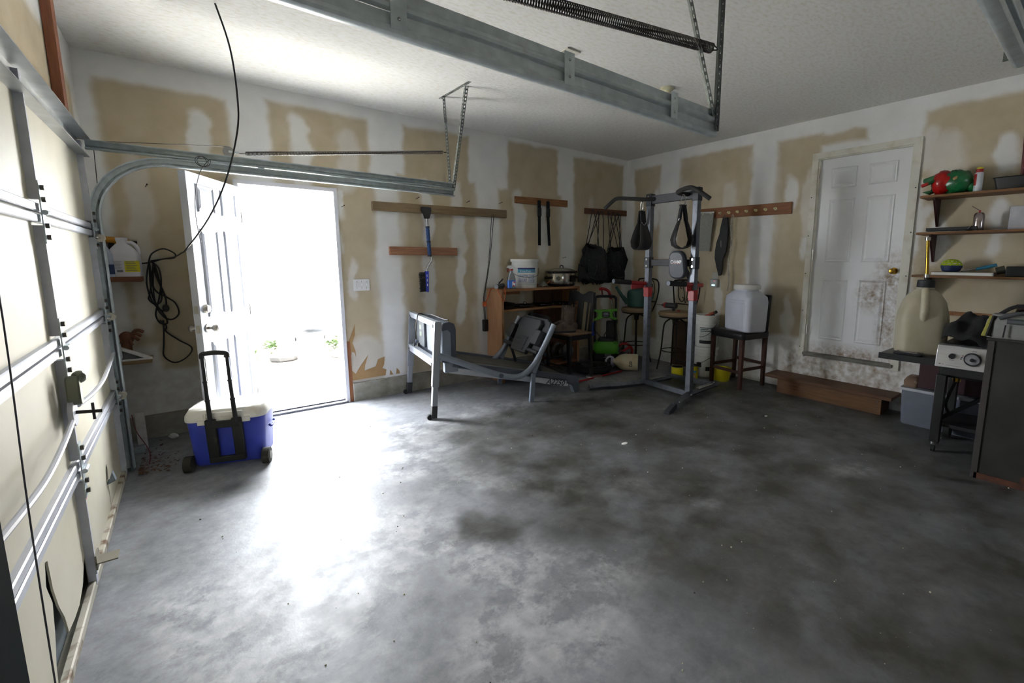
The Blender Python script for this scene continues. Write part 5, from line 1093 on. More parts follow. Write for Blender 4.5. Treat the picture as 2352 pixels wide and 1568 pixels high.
wb.part('body', MB().rings([b0, b0+ax*.01, b0+ax*.10, b0+ax*.13, b0+ax*.15], [.05,.055,.055,.04,.022], 20), jugw); wb.part('label', MB().rings([b0+ax*.03, b0+ax*.095], [.0557,.0557], 20, caps=False), black); wb.part('cap', MB().cyl(b0+ax*.15, b0+ax*.175, .024, n=16), jugw); wb.part('handle', MB().tube([b0+ax*.02+Vector((0,0,.05)), b0+ax*.05+Vector((0,0,.085)), b0+ax*.10+Vector((0,0,.08)), b0+ax*.125+Vector((0,0,.04))], .014, n=8), jugw)
# ================================================================ BAR STOOLS
iron = mat('dark_bronze_iron', '#2d2721', .5, .6, var=.2); tan = mat('tan_vinyl', '#8a7558', .6, col2='#7a6649', scale=10)
def stool(label, x, y, rz):
    T = Thing('bar_stool', label, 'stool', (x, y, 0), rz, group='iron bar stools in the corner', local=True)
    T.part('seat', MB().lathe([(.19,.715),(.215,.725),(.22,.75),(.205,.775),(.15,.785),(.01,.787)], n=32), tan)
    T.part('seat_ring', MB().tube([(.2*math.cos(a*PI/10),.2*math.sin(a*PI/10),.71) for a in range(20)], .009, n=6, sub=2, closed=True), iron)
    T.part('swivel', MB().lathe([(.03,.60),(.035,.66),(.10,.70),(.11,.71)], n=18), iron)
    for k in range(4):
        a = PI/4+k*PI/2; c, s = math.cos(a), math.sin(a)
        T.part('leg', MB().tube([(.06*c,.06*s,.68),(.13*c,.13*s,.62),(.15*c,.15*s,.5),(.17*c,.17*s,.25),(.215*c,.215*s,.0)], .010, n=8, sub=4), iron)
    T.part('foot_ring', MB().tube([(.165*math.cos(a*PI/10),.165*math.sin(a*PI/10),.26) for a in range(20)], .007, n=6, sub=2, closed=True), iron)
    # scrolled back on +x side
    bx = .20
    for s in (-1,1): T.part('back_post', MB().tube([(.17,s*.13,.72),(bx,s*.17,.85),(bx+.015,s*.20,1.0),(bx+.01,s*.205,1.12),(bx,s*.17,1.17)], .010, n=8, sub=4), iron)
    T.part('top_rail', MB().tube([(bx,-.18,1.165),(bx+.012,-.1,1.175),(bx+.016,0,1.178),(bx+.012,.1,1.175),(bx,.18,1.165)], .011, n=8), iron)
    T.part('back_rail', MB().tube([(bx,-.17,.86),(bx+.01,0,.855),(bx,.17,.86)], .008, n=8), iron)
    for s in (-1,1):
        T.part('scroll', MB().tube([(bx+.012,s*.02,1.17),(bx+.012,s*.10,1.14),(bx+.012,s*.125,1.04),(bx+.012,s*.11,.94),(bx+.012,s*.07,.89),(bx+.012,s*.035,.90),(bx+.012,s*.03,.935),(bx+.012,s*.055,.945)], .0055, n=6, sub=5), iron)
        T.part('scroll', MB().tube([(bx+.012,s*.005,.87),(bx+.012,s*.025,1.0),(bx+.012,s*.05,1.09),(bx+.012,s*.08,1.10),(bx+.012,s*.085,1.07),(bx+.012,s*.065,1.06)], .005, n=6, sub=5), iron)
    return T
stool('iron bar stool with tan seat under the green watering can', 5.36, 1.62, -.1)
stool('iron bar stool with tan seat behind the tower, drill on it', 5.38, .97, 0)
wc = Thing('watering_can', 'dark green plastic watering can on the left bar stool', 'watering can', (5.34, 1.60, .789), local=True)
grn = mat('dark_green_plastic', '#2e5b53', .5, col2='#28504a', scale=6)
wc.part('body', MB().lathe([(.12,0),(.135,.01),(.14,.19),(.125,.225),(.06,.25),(.055,.27)], n=30), grn)
wc.part('spout', MB().rings([(-.09,.09,.05),(-.15,.15,.15),(-.19,.20,.25),(-.2,.215,.28)], [.035,.026,.02,.022], 12), grn)
wc.part('handle', MB().tube([(.10,-.08,.20),(.15,-.12,.22),(.17,-.14,.14),(.12,-.10,.05)], .014, n=8), grn)
dr2 = Thing('corded_drill', 'dark power drill with red collar and silver bit on the right bar stool', 'drill', (5.32, 1.05, .788), math.radians(95), local=True)
dr2.part('body', MB().cyl((-.13,0,.065),(.02,0,.065),.036,n=16), mat('drill_charcoal', '#2b2d30', .5), bevel=.004)
dr2.part('collar', MB().cyl((.02,0,.065),(.045,0,.065),.038,n=16), redp); dr2.part('chuck', MB().cyl((.045,0,.065),(.085,0,.065),.022,.016,n=14), steel); dr2.part('bit', MB().cyl((.085,0,.065),(.17,0,.065),.005,n=8), steel)
dr2.part('grip', MB().bar((-.08,0,.05),(-.13,.06,.018),.03,.034), black, bevel=.006); dr2.part('nameplate', MB().box(-.08,-.02,-.037,-.0355,.055,.075), steel)
tag(build('bottle_top', MB().lathe([(.016,.788),(.016,.80),(.012,.803)], (5.30,.86,0), 14), redp), 'small red bottle top on the right bar stool seat', 'bottle top')
# brown box under the stools by the wall
tag(build('hardboard_sheet', MB().box(5.62,5.655,.80,1.18,0,.62), mat('brown_hardboard', '#4f3a24', .7), bevel=.003), 'brown board leaning on the back wall behind the right stool', 'board')
# ================================================================ BACK WALL: PEG RACK AND HANGING THINGS
pk = Thing('peg_rack', 'long orange brown board with brass hooks on the back wall', 'peg rack', (L-.02, .34, 1.95))
pk.part('board', MB().hexa([(L-.022,-.305,1.948),(L-.022,.976,1.966),(L,.976,1.966),(L,-.305,1.948)], [(L-.022,-.305,2.077),(L-.022,.976,2.089),(L,.976,2.089),(L,-.305,2.077)]), wood('rack_wood', '#87552f', '#6b4122', 1), bevel=.003)
for i in range(9):
    y = -.13+i*.115; z = 2.015
    pk.part('hook', MB().cyl((L-.022,y,z),(L-.026,y,z),.017,n=14).cyl((L-.026,y,z-.002),(L-.05,y,z-.006),.006,n=8).sph((L-.055,y,z+.002),(.011,.011,.013),10,7), mat('pale_brass', '#d9cf9a', .35, .3))
# wire bound sheet hanging on the rack
cn_ = Thing('wall_calendar', 'grey printed sheet on a metal clip hanging from the peg rack', 'calendar', (L-.06, .79, 1.55))
cn_.part('sheet', MB().hexa([(L-.045,.68,1.552),(L-.045,.935,1.56),(L-.042,.935,1.56),(L-.042,.68,1.552)], [(L-.06,.63,2.03),(L-.06,.915,2.04),(L-.057,.915,2.04),(L-.057,.63,2.03)]), mat('grey_print_sheet', '#8f8f88', .8, col2='#7d7d77', scale=120, thresh=(.4,.6)), smooth=False)
cn_.part('clip_bar', MB().bar((L-.062,.622,2.03),(L-.062,.922,2.042),.012,.02), steel)
bt = Thing('dip_belt', 'black weight lifting dip belt hanging on the peg rack', 'belt', (L-.06, .48, 1.25))
pts = [(.435,1.955),(.50,1.955),(.525,1.84),(.535,1.76),(.57,1.66),(.585,1.56),(.585,1.46),(.555,1.36),(.535,1.30),(.515,1.245),(.485,1.255),(.47,1.34),(.47,1.45),(.43,1.55),(.42,1.66),(.415,1.80)]
bt.part('band', MB().prism(pts, -.028, frame((L-.045,0,0), (0,1,0), y=(0,0,1))), mat('black_neoprene', '#121214', .7, var=.2), bevel=.006)
bt.part('logo', MB().bar((L-.0745,.50,1.60),(L-.0745,.505,1.68),.0005,.008), mat('grey_logo','#77777a',.6))
bt.part('ring', MB().tube([(L-.06,.50,1.955),(L-.06,.48,1.985),(L-.06,.455,1.955)], .005, n=6), steel)
chm = mat('dull_chain', '#c4c0b6', .35, .5); ci = 0
for i in range(32):
    z = 1.965-i*.0285; y = .372+.01*math.sin(i*.4)+(i/32)*.02; a = i % 2
    p_ = [(L-.06+(.011*math.cos(t*PI/3) if a else 0), y+(0 if a else .011*math.cos(t*PI/3)), z+.019*math.sin(t*PI/3)) for t in range(6)]
    bt.part('chain_link', MB().rings(p_, [.0036]*6, 5, closed=True), chm)
ou = Thing('wall_outlet', 'white wall outlet with a plug in grey detector on the back wall', 'outlet', (L-.01, .6, 1.18))
ou.part('cover_plate', MB().box(L-.006,L-.0005,.562,.645,1.17,1.285), mat('old_white_plate', '#b9b9b2', .5), bevel=.002)
dv_ = ou.part('detector', MB().box(L-.05,L-.006,.548,.648,1.10,1.205), mat('detector_grey', '#aeb2b2', .5), bevel=.008)
ou.part('lit_display', MB().box(L-.0512,L-.0495,.575,.62,1.118,1.135), mat('cyan_led', '#9fe6ea', .4, emis=1.2), dv_); ou.part('red_led', MB().sph((L-.051,.585,1.18),.004,8,5), mat('red_led', '#ff5a6a', .4, emis=1.5), dv_)
# ================================================================ BUCKET STACK AND CANS
b2 = bucket('white_bucket', 'lower plain white bucket of the stack beside the dark chair', (5.46,.545,0), .150, .375, group='stacked white buckets')
b2.part('black_sticker', on_cyl(flat(-.025,.025,.08,.13,.0012), (0,0,0), .138, math.atan2(-3.2,-5)+.25, 0), black)
b2.part('handle', MB().tube([(-.02,-.155,.28),(-.11,-.12,.24),(-.15,-.05,.19),(-.15,.03,.17)], .003, n=6), darksteel)
b1 = bucket('white_bucket', 'upper white bucket with framed paper label holding tools', (5.46,.545,.376), .150, .395, open_=True, group='stacked white buckets')
a_ = math.atan2(-3.2,-5)+.30
b1.part('label', on_cyl(flat(-.125,.045,.05,.24,.0012,14), (0,0,0), .138, a_, 0), mat('label_paper', '#c3c7c2', .7, col2='#aab0ab', scale=60, thresh=(.45,.55)))
b1.part('label_frame', on_cyl(flat(-.125,.047,.238,.245,.0016,14), (0,0,0), .138, a_, 0), black); b1.part('label_frame', on_cyl(flat(-.125,.047,.045,.085,.0016,14), (0,0,0), .138, a_, 0), black); b1.part('label_frame', on_cyl(flat(.041,.047,.045,.245,.0018,3), (0,0,0), .138, a_, 0), black)
for z, w_ in ((.215,.09),(.195,.135)): b1.part('label_heading', on_cyl(flat(-.11,-.11+w_,z,z+.010,.0018), (0,0,0), .138, a_, 0), mat('dark_green_print', '#26433a', .7))
b1.part('handle', MB().tube([(-.02,-.155,.30),(-.10,-.13,.2),(-.145,-.06,.14),(-.155,.0,.13)], .003, n=6), darksteel)
tag(build('trowel', MB().prism([(-.05,0),(.05,0),(.035,.10),(0,.13),(-.035,.10)], .006, frame((5.46,.47,.70), (.6,.5,0), y=(.1,-.2,1))), mat('olive_tool', '#4d4a35', .6)), 'olive trowel sticking out of the upper white bucket', 'trowel')
tag(build('orange_tool', MB().cyl((5.43,.62,.72),(5.47,.46,.80),.016,n=10), mat('orange_tool_grip', '#a5482a', .5)), 'orange tool handle poking from the upper white bucket', 'tool')
tag(build('black_tool', MB().cyl((5.50,.60,.72),(5.50,.44,.81),.018,n=10), black), 'black tool handle poking from the upper white bucket', 'tool')
ycan = mat('yellow_can', '#d8cf1e', .45, col2='#b9a91a', scale=6, thresh=(.25,.4)); lidm = mat('dull_can_lid', '#7d7565', .5, .4)
def can(label, c, r, h, lid=True):
    T = Thing('yellow_can', label, 'can', c, group='yellow cans by the buckets', local=True)
    T.part('body', MB().lathe([(r*.97,0),(r,.005),(r,h-.008),(r*.95,h-.004)], n=28), ycan)
    T.part('rim', MB().lathe([(r*.9,h-.006),(r*1.02,h-.008),(r*1.02,h),(r*.94,h),(r*.9,h-.004)], n=28), lidm if lid else ycan)
    return T
can('leftmost yellow can, half hidden behind the tower upright', (5.10,.70,0), .072, .135)
cB = can('yellow can with blue label between upright and dark chair', (5.13,.50,0), .068, .185)
af = math.atan2(-3.17,-4.65)
cB.part('blue_label', on_cyl(flat(-.03,.03,.10,.125,.0012), (0,0,0), .068, af+.3, 0), mat('can_blue', '#3d86c9', .5)); cB.part('picture_label', on_cyl(flat(-.022,.022,.02,.095,.0012), (0,0,0), .068, af+.3, 0), mat('can_picture', '#8a5a2e', .6, col2='#c9b89a', scale=40))
tag(build('yellow_tub', MB().lathe([(.088,0),(.092,.004),(.108,.135),(.114,.137),(.114,.15),(.104,.15),(.086,.008)], (5.40,.27,0), 30), ycan), 'open yellow plastic tub under the dark chair', 'tub')
br_ = Thing('barbell_bar', 'short dark metal bar resting across the yellow cans', 'bar', (5.08,.56,.187)); br_.part('bar', MB().cyl((5.13,.72,.197),(5.09,.36,.197),.011,n=10), darksteel); br_.part('clamp', MB().box(5.09,5.13,.38,.42,.186,.235), darksteel, bevel=.004)
# ================================================================ DARK CHAIR AND LITTER JUG
leath = mat('black_leather', '#1b191a', .38, var=.2, bump=.15, bscale=30); dkw = wood('dark_walnut_leg', '#4a2716', '#331a0e', 2)
c2 = Thing('counter_chair', 'dark counter chair with black leather seat under the white jug', 'chair', (5.40, .07, 0), math.radians(-10), local=True)
c2.part('seat', rr_loft([(.44,.47,.03,.565,0),(.46,.49,.05,.585,0),(.46,.49,.05,.63,0),(.42,.45,.05,.655,0)]), leath)
for (x, y) in ((-.195,.205),(-.195,-.205),(.19,.205),(.19,-.205)):
    c2.part('leg', MB().hexa([(x-.018,y-.018,0),(x+.018,y-.018,0),(x+.018,y+.018,0),(x-.018,y+.018,0)], [(x-.022,y-.022,.57),(x+.022,y-.022,.57),(x+.022,y+.022,.57),(x-.022,y+.022,.57)]), dkw, bevel=.002)
for (a, b_, z) in (((-.195,.205),(-.195,-.205),.19),((.19,.205),(.19,-.205),.26),((-.195,.205),(.19,.205),.22),((-.195,-.205),(.19,-.205),.22)):
    c2.part('stretcher', MB().bar((a[0],a[1],z),(b_[0],b_[1],z),.018,.032), dkw)
c2.part('backrest', MB().hexa([(.185,-.215,.60),(.225,-.215,.60),(.225,.215,.60),(.185,.215,.60)], [(.195,-.23,1.05),(.235,-.23,1.05),(.235,.23,1.05),(.195,.23,1.05)]), leath, bevel=.012)
lj = Thing('litter_jug', 'large white plastic container with screw lid tilted on the dark chair', 'container', (5.33, -.03, .656), math.radians(-24), local=True)
ljm = mat('bluish_white_plastic', '#c9ccd6', .45, col2='#b9bcc8', scale=5)
lj.part('body', rr_loft([(.36,.25,.05,.0,0),(.385,.275,.06,.012,0),(.40,.29,.06,.30,0),(.385,.275,.06,.35,0),(.27,.2,.06,.40,0),(.25,.19,.07,.41,0)]).warp(lambda x, y, z: (y, x, z)), ljm)
lj.part('neck', MB().lathe([(.115,.405),(.12,.41),(.12,.425)], n=32), ljm)
lj.part('lid', MB().lathe([(.125,.42),(.135,.422),(.138,.455),(.13,.468),(.02,.47)], n=36), mat('dusty_lid', '#d5d4d0', .5))
for z in (.285,.31): lj.part('grip_rib', MB().box(-.148,-.142,-.13,.10,z,z+.008), ljm, bevel=.002)
lj.part('panel_emboss', MB().prism([(-.12,.03),(.12,.03),(.12,.26),(-.12,.26)], .003, frame((-.141,0,0), (0,-1,0), y=(0,0,1))), ljm, bevel=.002)
for z in (.28,.305): lj.part('grip_rib', MB().box(-.07,.06,-.205,-.199,z,z+.008), ljm, bevel=.002)
for c_ in lj.o.children: c_.data.transform(Matrix.Diagonal((1.0,1.13,1.1,1)))
# ================================================================ STEP
st = Thing('wooden_step', 'long low brown wooden step under the white inner door', 'step', (5.55, -.9, 0))
stw = wood('step_wood', '#5f4128', '#4a301b', 1)
st.part('tread', MB().box(5.385,5.672,-1.47,-.27,.155,.19), stw, bevel=.004); st.part('riser', MB().box(5.42,5.45,-1.385,-.40,0,.155), wood('step_riser', '#6f4c2b', '#56381c', 1)); st.part('end_board', MB().box(5.45,5.67,-.43,-.40,0,.155), stw); st.part('end_board', MB().box(5.45,5.67,-1.385,-1.355,0,.155), stw)
for z in (.04,.08,.12): st.part('screw', MB().cyl((5.419,-1.35,z),(5.421,-1.35,z),.005,n=8), steel)
# ================================================================ WALL SHELVES ON THE RIGHT
shw = wood('shelf_board_brown', '#7d5733', '#63411f', 1); brm = mat('dark_red_bracket', '#3a1714', .5, .3)
names = ['top wall shelf right of the inner door, holding the red and green bag','middle wall shelf right of the inner door, holding the steel can','bottom wall shelf right of the inner door, holding the mesh ball']
ZSH = (1.975, 1.665, 1.298)
for k, z in enumerate(ZSH):
    T = Thing('wall_shelf', names[k], 'shelf', (5.56, -2.3, z), group='wall shelves right of the inner door')
    T.part('board', MB().box(5.43,L-.002,-3.3,-1.505,z,z+.02), shw, bevel=.002)
    for y in (-1.585,-2.5):
        b_ = T.part('bracket', MB().prism([(0,0),(-.20,0),(-.20,-.02),(-.02,-.235),(0,-.235)], .016, frame((L-.002,y,z), (1,0,0), y=(0,0,1))), brm, bevel=.003)
# items on top shelf
sk = Thing('snack_bag', 'glossy red and green plastic bag slumped on the top wall shelf', 'bag', (5.53, -1.66, 1.996))
rgm = mat('red_green_foil', '#a3120f', .28, col2='#0f5a2c', scale=5, thresh=(.47,.50), detail=1, bump=.5, bscale=14, coat=.4); grm = mat('green_foil', '#126334', .3, var=.2, bump=.4, bscale=14)
rng = random.Random(4); mb = MB().sph((5.53,-1.72,2.09), (.095,.115,.098), 18, 12); mb.v = [(x+rng.uniform(-.01,.01), y+rng.uniform(-.01,.01), max(z+rng.uniform(-.01,.01), 1.997)) for x, y, z in mb.v]
sk.part('bag', mb, grm, ang=60)
mb = MB().sph((5.51,-1.635,2.095), (.085,.075,.10), 16, 11); mb.v = [(x+rng.uniform(-.009,.009), y+rng.uniform(-.009,.009), max(z+rng.uniform(-.01,.01), 1.997)) for x, y, z in mb.v]
sk.part('red_band', mb, mat('red_foil', '#a3120f', .28, var=.15, bump=.4, bscale=14), ang=50)
sk.part('picture_print', MB().sph((5.455,-1.735,2.10), (.02,.035,.035), 12, 8), mat('brown_print', '#7a4a26', .4, col2='#a88a5c', scale=40))
sk.part('open_top', MB().prism([(-.07,.04),(-.02,.075),(.06,.05),(.06,.02),(.01,.02),(-.02,-.02),(.0,-.05),(.06,-.06),(.02,-.08),(-.05,-.05),(-.02,.0)], .09, frame((5.48,-1.56,2.09), (0,1,.0), y=(0,0,1))), grm, bevel=.008)
sk.part('red_fold', MB().bar((5.45,-1.50,2.075),(5.47,-1.59,2.115),.03,.028), rgm, bevel=.008)
sk.part('tail', MB().sph((5.56,-1.82,2.05), (.07,.06,.045), 12, 8), grm, ang=60)
scn = Thing('spray_can', 'white aerosol can with red and yellow cap on the top wall shelf', 'spray can', (5.50,-1.865,1.996), local=True)
scn.part('can', MB().lathe([(.026,0),(.028,.004),(.028,.145),(.022,.155)], n=22), mat('white_can_label', '#c7ccd0', .4, col2='#b9bec4', scale=60)); scn.part('red_panel', on_cyl(flat(.0,.035,.05,.14,.0008), (0,0,0), .028, math.atan2(-.8,-5)-1.7, 0), redp); scn.part('cap', MB().lathe([(.024,.153),(.024,.178)], n=20), redp); scn.part('cap_top', MB().lathe([(.022,.178),(.021,.19),(.012,.193)], n=20), ylab)
bb = Thing('black_bin', 'black open plastic bin at the right end of the top wall shelf', 'bin', (5.56,-2.13,1.996))
bb.part('tray', rr_loft([(.16,.30,.02,1.997,0),(.20,.34,.02,2.085,0),(.215,.36,.02,2.09,0),(.19,.33,.018,2.086,0),(.15,.29,.018,2.004,0)], 3).warp(lambda x, y, z: (x+5.56, y-2.13, z)), black); bb.part('back_lip', MB().box(5.63,5.65,-2.25,-2.0,2.08,2.115), black, bevel=.006)
tag(build('red_broom_stick', MB().cyl((5.655,-2.105,1.998),(5.665,-2.08,2.62),.012,n=12), mat('dark_red_handle', '#5b1418', .45)), 'dark red stick standing behind the black bin on the top shelf', 'stick')
# middle shelf
nb = Thing('notebook', 'black notebook lying on the middle wall shelf', 'notebook', (5.58,-1.72,1.686)); nb.part('cover', MB().box(5.48,5.66,-1.90,-1.56,1.694,1.722), mat('black_cover', '#1c1c1e', .6), bevel=.004); nb.part('coil', MB().tube([(5.47,-1.84,1.70),(5.475,-1.86,1.725),(5.49,-1.87,1.71)], .003, n=6), steel)
tag(build('paper_sheet', MB().sheet(lambda u, v: (5.435+.14*u, -1.53-.30*v, 1.6865+.012*math.sin(v*4)*max(0,u-.3)+.006*u), 5, 10), paper, solid=.0015), 'white paper sheet under the notebook on the middle shelf', 'paper')
sc2 = Thing('steel_can', 'shiny steel spray can with thin nozzle on the middle shelf', 'spray can', (5.52,-1.895,1.686), local=True)
sc2.part('can', MB().lathe([(.034,0),(.036,.004),(.036,.125),(.028,.142),(.014,.148)], n=26), mat('dull_chrome_can', '#b5a9a6', .22, .95, var=.15, scale=30)); sc2.part('nozzle', MB().cyl((0,0,.148),(0,0,.165),.007,n=10), redp); sc2.part('straw', MB().cyl((0,0,.16),(-.02,.05,.20),.002,n=6), black)
tag(build('white_box', MB().box(5.50,5.62,-2.22,-2.075,1.686,1.865), mat('grey_white_card', '#b5b5b8', .8), bevel=.003), 'plain white carton at the right end of the middle shelf', 'box')
# bottom shelf
bk_ = Thing('book', 'thick white edged book lying under the mesh ball on the bottom shelf', 'book', (5.53,-1.83,1.32)); bk_.part('pages', MB().box(5.45,5.63,-2.03,-1.64,1.323,1.345), paper); bk_.part('cover', MB().box(5.445,5.635,-2.035,-1.635,1.3185,1.323).box(5.445,5.635,-2.035,-1.635,1.345,1.349), mat('kraft_cover', '#8b8470', .8))
ml = Thing('mesh_ball', 'green and blue lattice toy ball on the book', 'ball', (5.53,-1.755,1.35), local=True); lime = mat('lime_rubber', '#a9c516', .5); nav = mat('navy_rubber', '#15264f', .5); R_ = .072
for a in (15,35,58): 
    r_ = R_*math.cos(math.radians(a)); z_ = .045+R_*.8*math.sin(math.radians(a)); ml.part('hoop', MB().tube([(r_*math.cos(t*PI/8),r_*math.sin(t*PI/8),z_) for t in range(16)], .005, n=6, sub=2, closed=True), lime)
for k in range(10):
    a = k*PI/5; ml.part('rib', MB().tube([(R_*math.cos(e)*math.cos(a+e*.5),R_*math.cos(e)*math.sin(a+e*.5),.045+R_*.8*math.sin(e)) for e in (.1,.5,.9,1.25,1.5)], .0045, n=6, sub=3), lime)
ml.part('lower_half', MB().lathe([(.045,0),(.06,.005),(.072,.035),(.074,.052),(.066,.05),(.055,.01)], n=28), nav)
kn = Thing('hand_tool', 'teal handled hand tool lying on the book, bottom wall shelf', 'tool', (5.53,-1.95,1.36)); kn.part('handle', MB().rings([(5.50,-1.92,1.375),(5.52,-1.99,1.395),(5.53,-2.04,1.41)], [.011,.015,.013], 12), mat('teal_grip', '#256e8a', .5)); kn.part('shaft', MB().cyl((5.47,-1.83,1.356),(5.50,-1.92,1.375),.006,n=8), steel); kn.part('butt', MB().cyl((5.53,-2.04,1.36),(5.54,-2.09,1.375),.032,n=14), mat('dark_olive_reel', '#2e3028', .6))
tag(build('dark_box', MB().box(5.48,5.66,-2.45,-2.10,1.3185,1.40), black, bevel=.006), 'black case at the far right of the bottom shelf', 'case')
tag(build('wall_cleat', MB().box(L-.025,L-.001,-2.4,-1.62,.965,1.0), fir, bevel=.003), 'orange wooden cleat on the back wall behind the pump jug', 'board')
# ================================================================ GRILL
gr = Thing('gas_grill', 'black gas grill with stainless control panel, carrying the pump jug', 'grill', (4.95, -2.0, 0))
gbk = mat('grill_black', '#161517', .45, var=.15); gsh = mat('grill_shelf_grey', '#3f3e3b', .5, col2='#565450', scale=14)
gr.part('side_shelf', MB().box(4.80,5.25,-1.87,-1.50,.675,.70), gsh, bevel=.004); gr.part('shelf_edge', MB().box(4.792,4.80,-1.87,-1.495,.655,.703), gbk)
spn = mat('brushed_steel_panel', '#c9c9cb', .34, .8, var=.06, scale=3, stretch=(1,1,25))
gr.part('control_panel', MB().hexa([(4.735,-2.175,.665),(4.735,-1.872,.665),(4.80,-1.872,.665),(4.80,-2.175,.665)], [(4.765,-2.175,.825),(4.765,-1.872,.825),(4.80,-1.872,.835),(4.80,-2.175,.835)]), spn, bevel=.004)
gr.part('igniter_button', MB().cyl((4.752,-1.965,.755),(4.728,-1.965,.752),.018,n=18), gbk)
kd = gr.part('control_dial', MB().cyl((4.752,-2.08,.752),(4.722,-2.08,.746),.040,n=28), mat('dial_chrome', '#b9b9bc', .3, .6)); gr.part('dial_ring', MB().tube([(4.728,-2.08+.043*math.cos(t*PI/10),.747+.043*math.sin(t*PI/10)) for t in range(20)], .005, n=6, sub=2, closed=True), gbk, kd); gr.part('dial_cap', MB().cyl((4.723,-2.08,.746),(4.712,-2.08,.744),.012,n=14), gbk, kd)
for i in range(3): gr.part('heat_mark', MB().sph((4.738,-2.025+.004*i,.765-.012*i),.004,8,5), redp if i == 0 else black)
for y in (-1.90,-1.918): gr.part('warning_mark', MB().cyl((4.7405,y,.685),(4.739,y,.685),.007,n=3 if y < -1.91 else 12), black)
gr.part('panel_print', MB().box(4.7375,4.7385,-2.02,-1.935,.682,.684), grey_print); gr.part('panel_print', MB().box(4.7445,4.7455,-1.978,-1.95,.722,.726), grey_print); gr.part('panel_print', MB().box(4.758,4.759,-2.095,-2.07,.803,.806), grey_print)
gr.part('firebox', MB().box(4.80,5.25,-2.37,-1.885,.58,.84), gbk, bevel=.02)
for (x, y) in ((4.79,-1.915),(5.22,-1.915),(4.79,-2.35),(5.22,-2.35)): gr.part('leg', MB().box(x-.03,x+.03,y-.03,y+.03,.075,.60), gbk, bevel=.004)
for (x, y) in ((4.79,-1.915),(4.79,-2.35)):
    k = gr.part('caster', MB().cyl((x-.012,y-.01,.027),(x-.012,y+.012,.027),.027,n=18), blackr); gr.part('caster_fork', MB().box(x-.02,x+.012,y-.018,y+.018,.045,.08).cyl((x,y,.06),(x,y,.085),.03,n=14), steel, k)
for y in (-1.915,-2.35): gr.part('wheel', MB().cyl((5.22,y-.02,.075),(5.22,y+.02,.075),.075,n=24), blackr)
gr.part('bottom_shelf', MB().box(4.80,5.22,-2.35,-1.92,.20,.225), gbk); gr.part('brace', MB().bar((4.80,-1.93,.26),(5.20,-2.3,.56),.012,.03), gbk); gr.part('valve', MB().cyl((4.86,-1.99,.55),(4.86,-1.99,.63),.025,n=12), brass)
gr.part('tank_hose', MB().tube([(4.86,-1.99,.56),(4.85,-1.96,.45),(4.83,-1.95,.36),(4.86,-1.98,.28)], .010, n=8), black)
tr_ = Thing('iron_trivet', 'oval dark cast iron trivet lying on the grill side shelf', 'trivet', (4.87,-1.665,.70)); tr_.part('disc', rr_loft([(.11,.19,.04,.7015,0),(.115,.20,.045,.712,0),(.10,.18,.04,.722,0)]).warp(lambda x, y, z: (x+4.868, y-1.675, z)), mat('gunmetal', '#3a3b3e', .35, .6)); tr_.part('rim', MB().tube([(4.868+.045*math.cos(t*PI/8),-1.675+.08*math.sin(t*PI/8),.723) for t in range(16)], .004, n=6, sub=2, closed=True), steel)
# black cloth over the firebox
rng = random.Random(12)
tag(build('black_jacket', MB().sheet(lambda u, v: (4.78+.42*u, -1.885-.29*v, .845+.02+.17*math.sin(PI*min(1,max(0,u)))**.8*(.35+.65*math.sin(PI*min(1, v*.8+.15)))+.022*math.sin(9*u+5*v)+.018*math.sin(13*v-4*u)+rng.uniform(-.006,.006)), 22, 22), mat('black_cloth', '#1b1b1c', .9, var=.25, scale=20, bump=.4, bscale=30), solid=.006, ang=80), 'black cloth jacket heaped on top of the grill', 'jacket')
# pump jug
pj = Thing('pump_jug', 'large translucent cream jug with black cap and brass pump rod on the grill shelf', 'jug', (5.04,-1.70,.70), math.radians(20), local=True)
pjm = mat('translucent_cream', '#bfb8a4', .45, trans=.12, col2='#aaa288', scale=4); r_ = .155
def pj_loft():
    lv = [(.27,.31,.07,.0),(.285,.325,.08,.02),(.29,.33,.08,.26),(.285,.315,.08,.33),(.245,.275,.08,.42),(.19,.21,.07,.475),(.12,.13,.055,.51),(.10,.10,.05,.525)]
    return rr_loft([(a, b_, min(c, a/2-.001), z, 0) for a, b_, c, z in lv])
pj.part('body', pj_loft(), pjm); pj.part('handle', MB().tube([(-.055,.005,.51),(-.10,.008,.47),(-.135,.01,.39),(-.145,.01,.33),(-.10,.01,.25)], .028, n=10), mat('pale_cream_handle', '#c2baa2', .5)); pj.part('neck_ring', MB().lathe([(.053,.515),(.06,.518),(.06,.53),(.053,.533)], n=24), pjm); pj.part('cap', MB().lathe([(.058,.532),(.06,.535),(.058,.585),(.05,.59),(.014,.592),(.012,.61)], n=28), mat('ribbed_black_cap', '#26282c', .6)); pj.part('rod', MB().cyl((0,0,.61),(.012,.018,.91),.012,n=14), brass); pj.part('rod_collar', MB().cyl((0,0,.61),(0,0,.635),.018,n=12), steel); pj.part('rod_top', MB().cyl((.012,.018,.90),(.0125,.0185,.925),.019,n=12), steel)
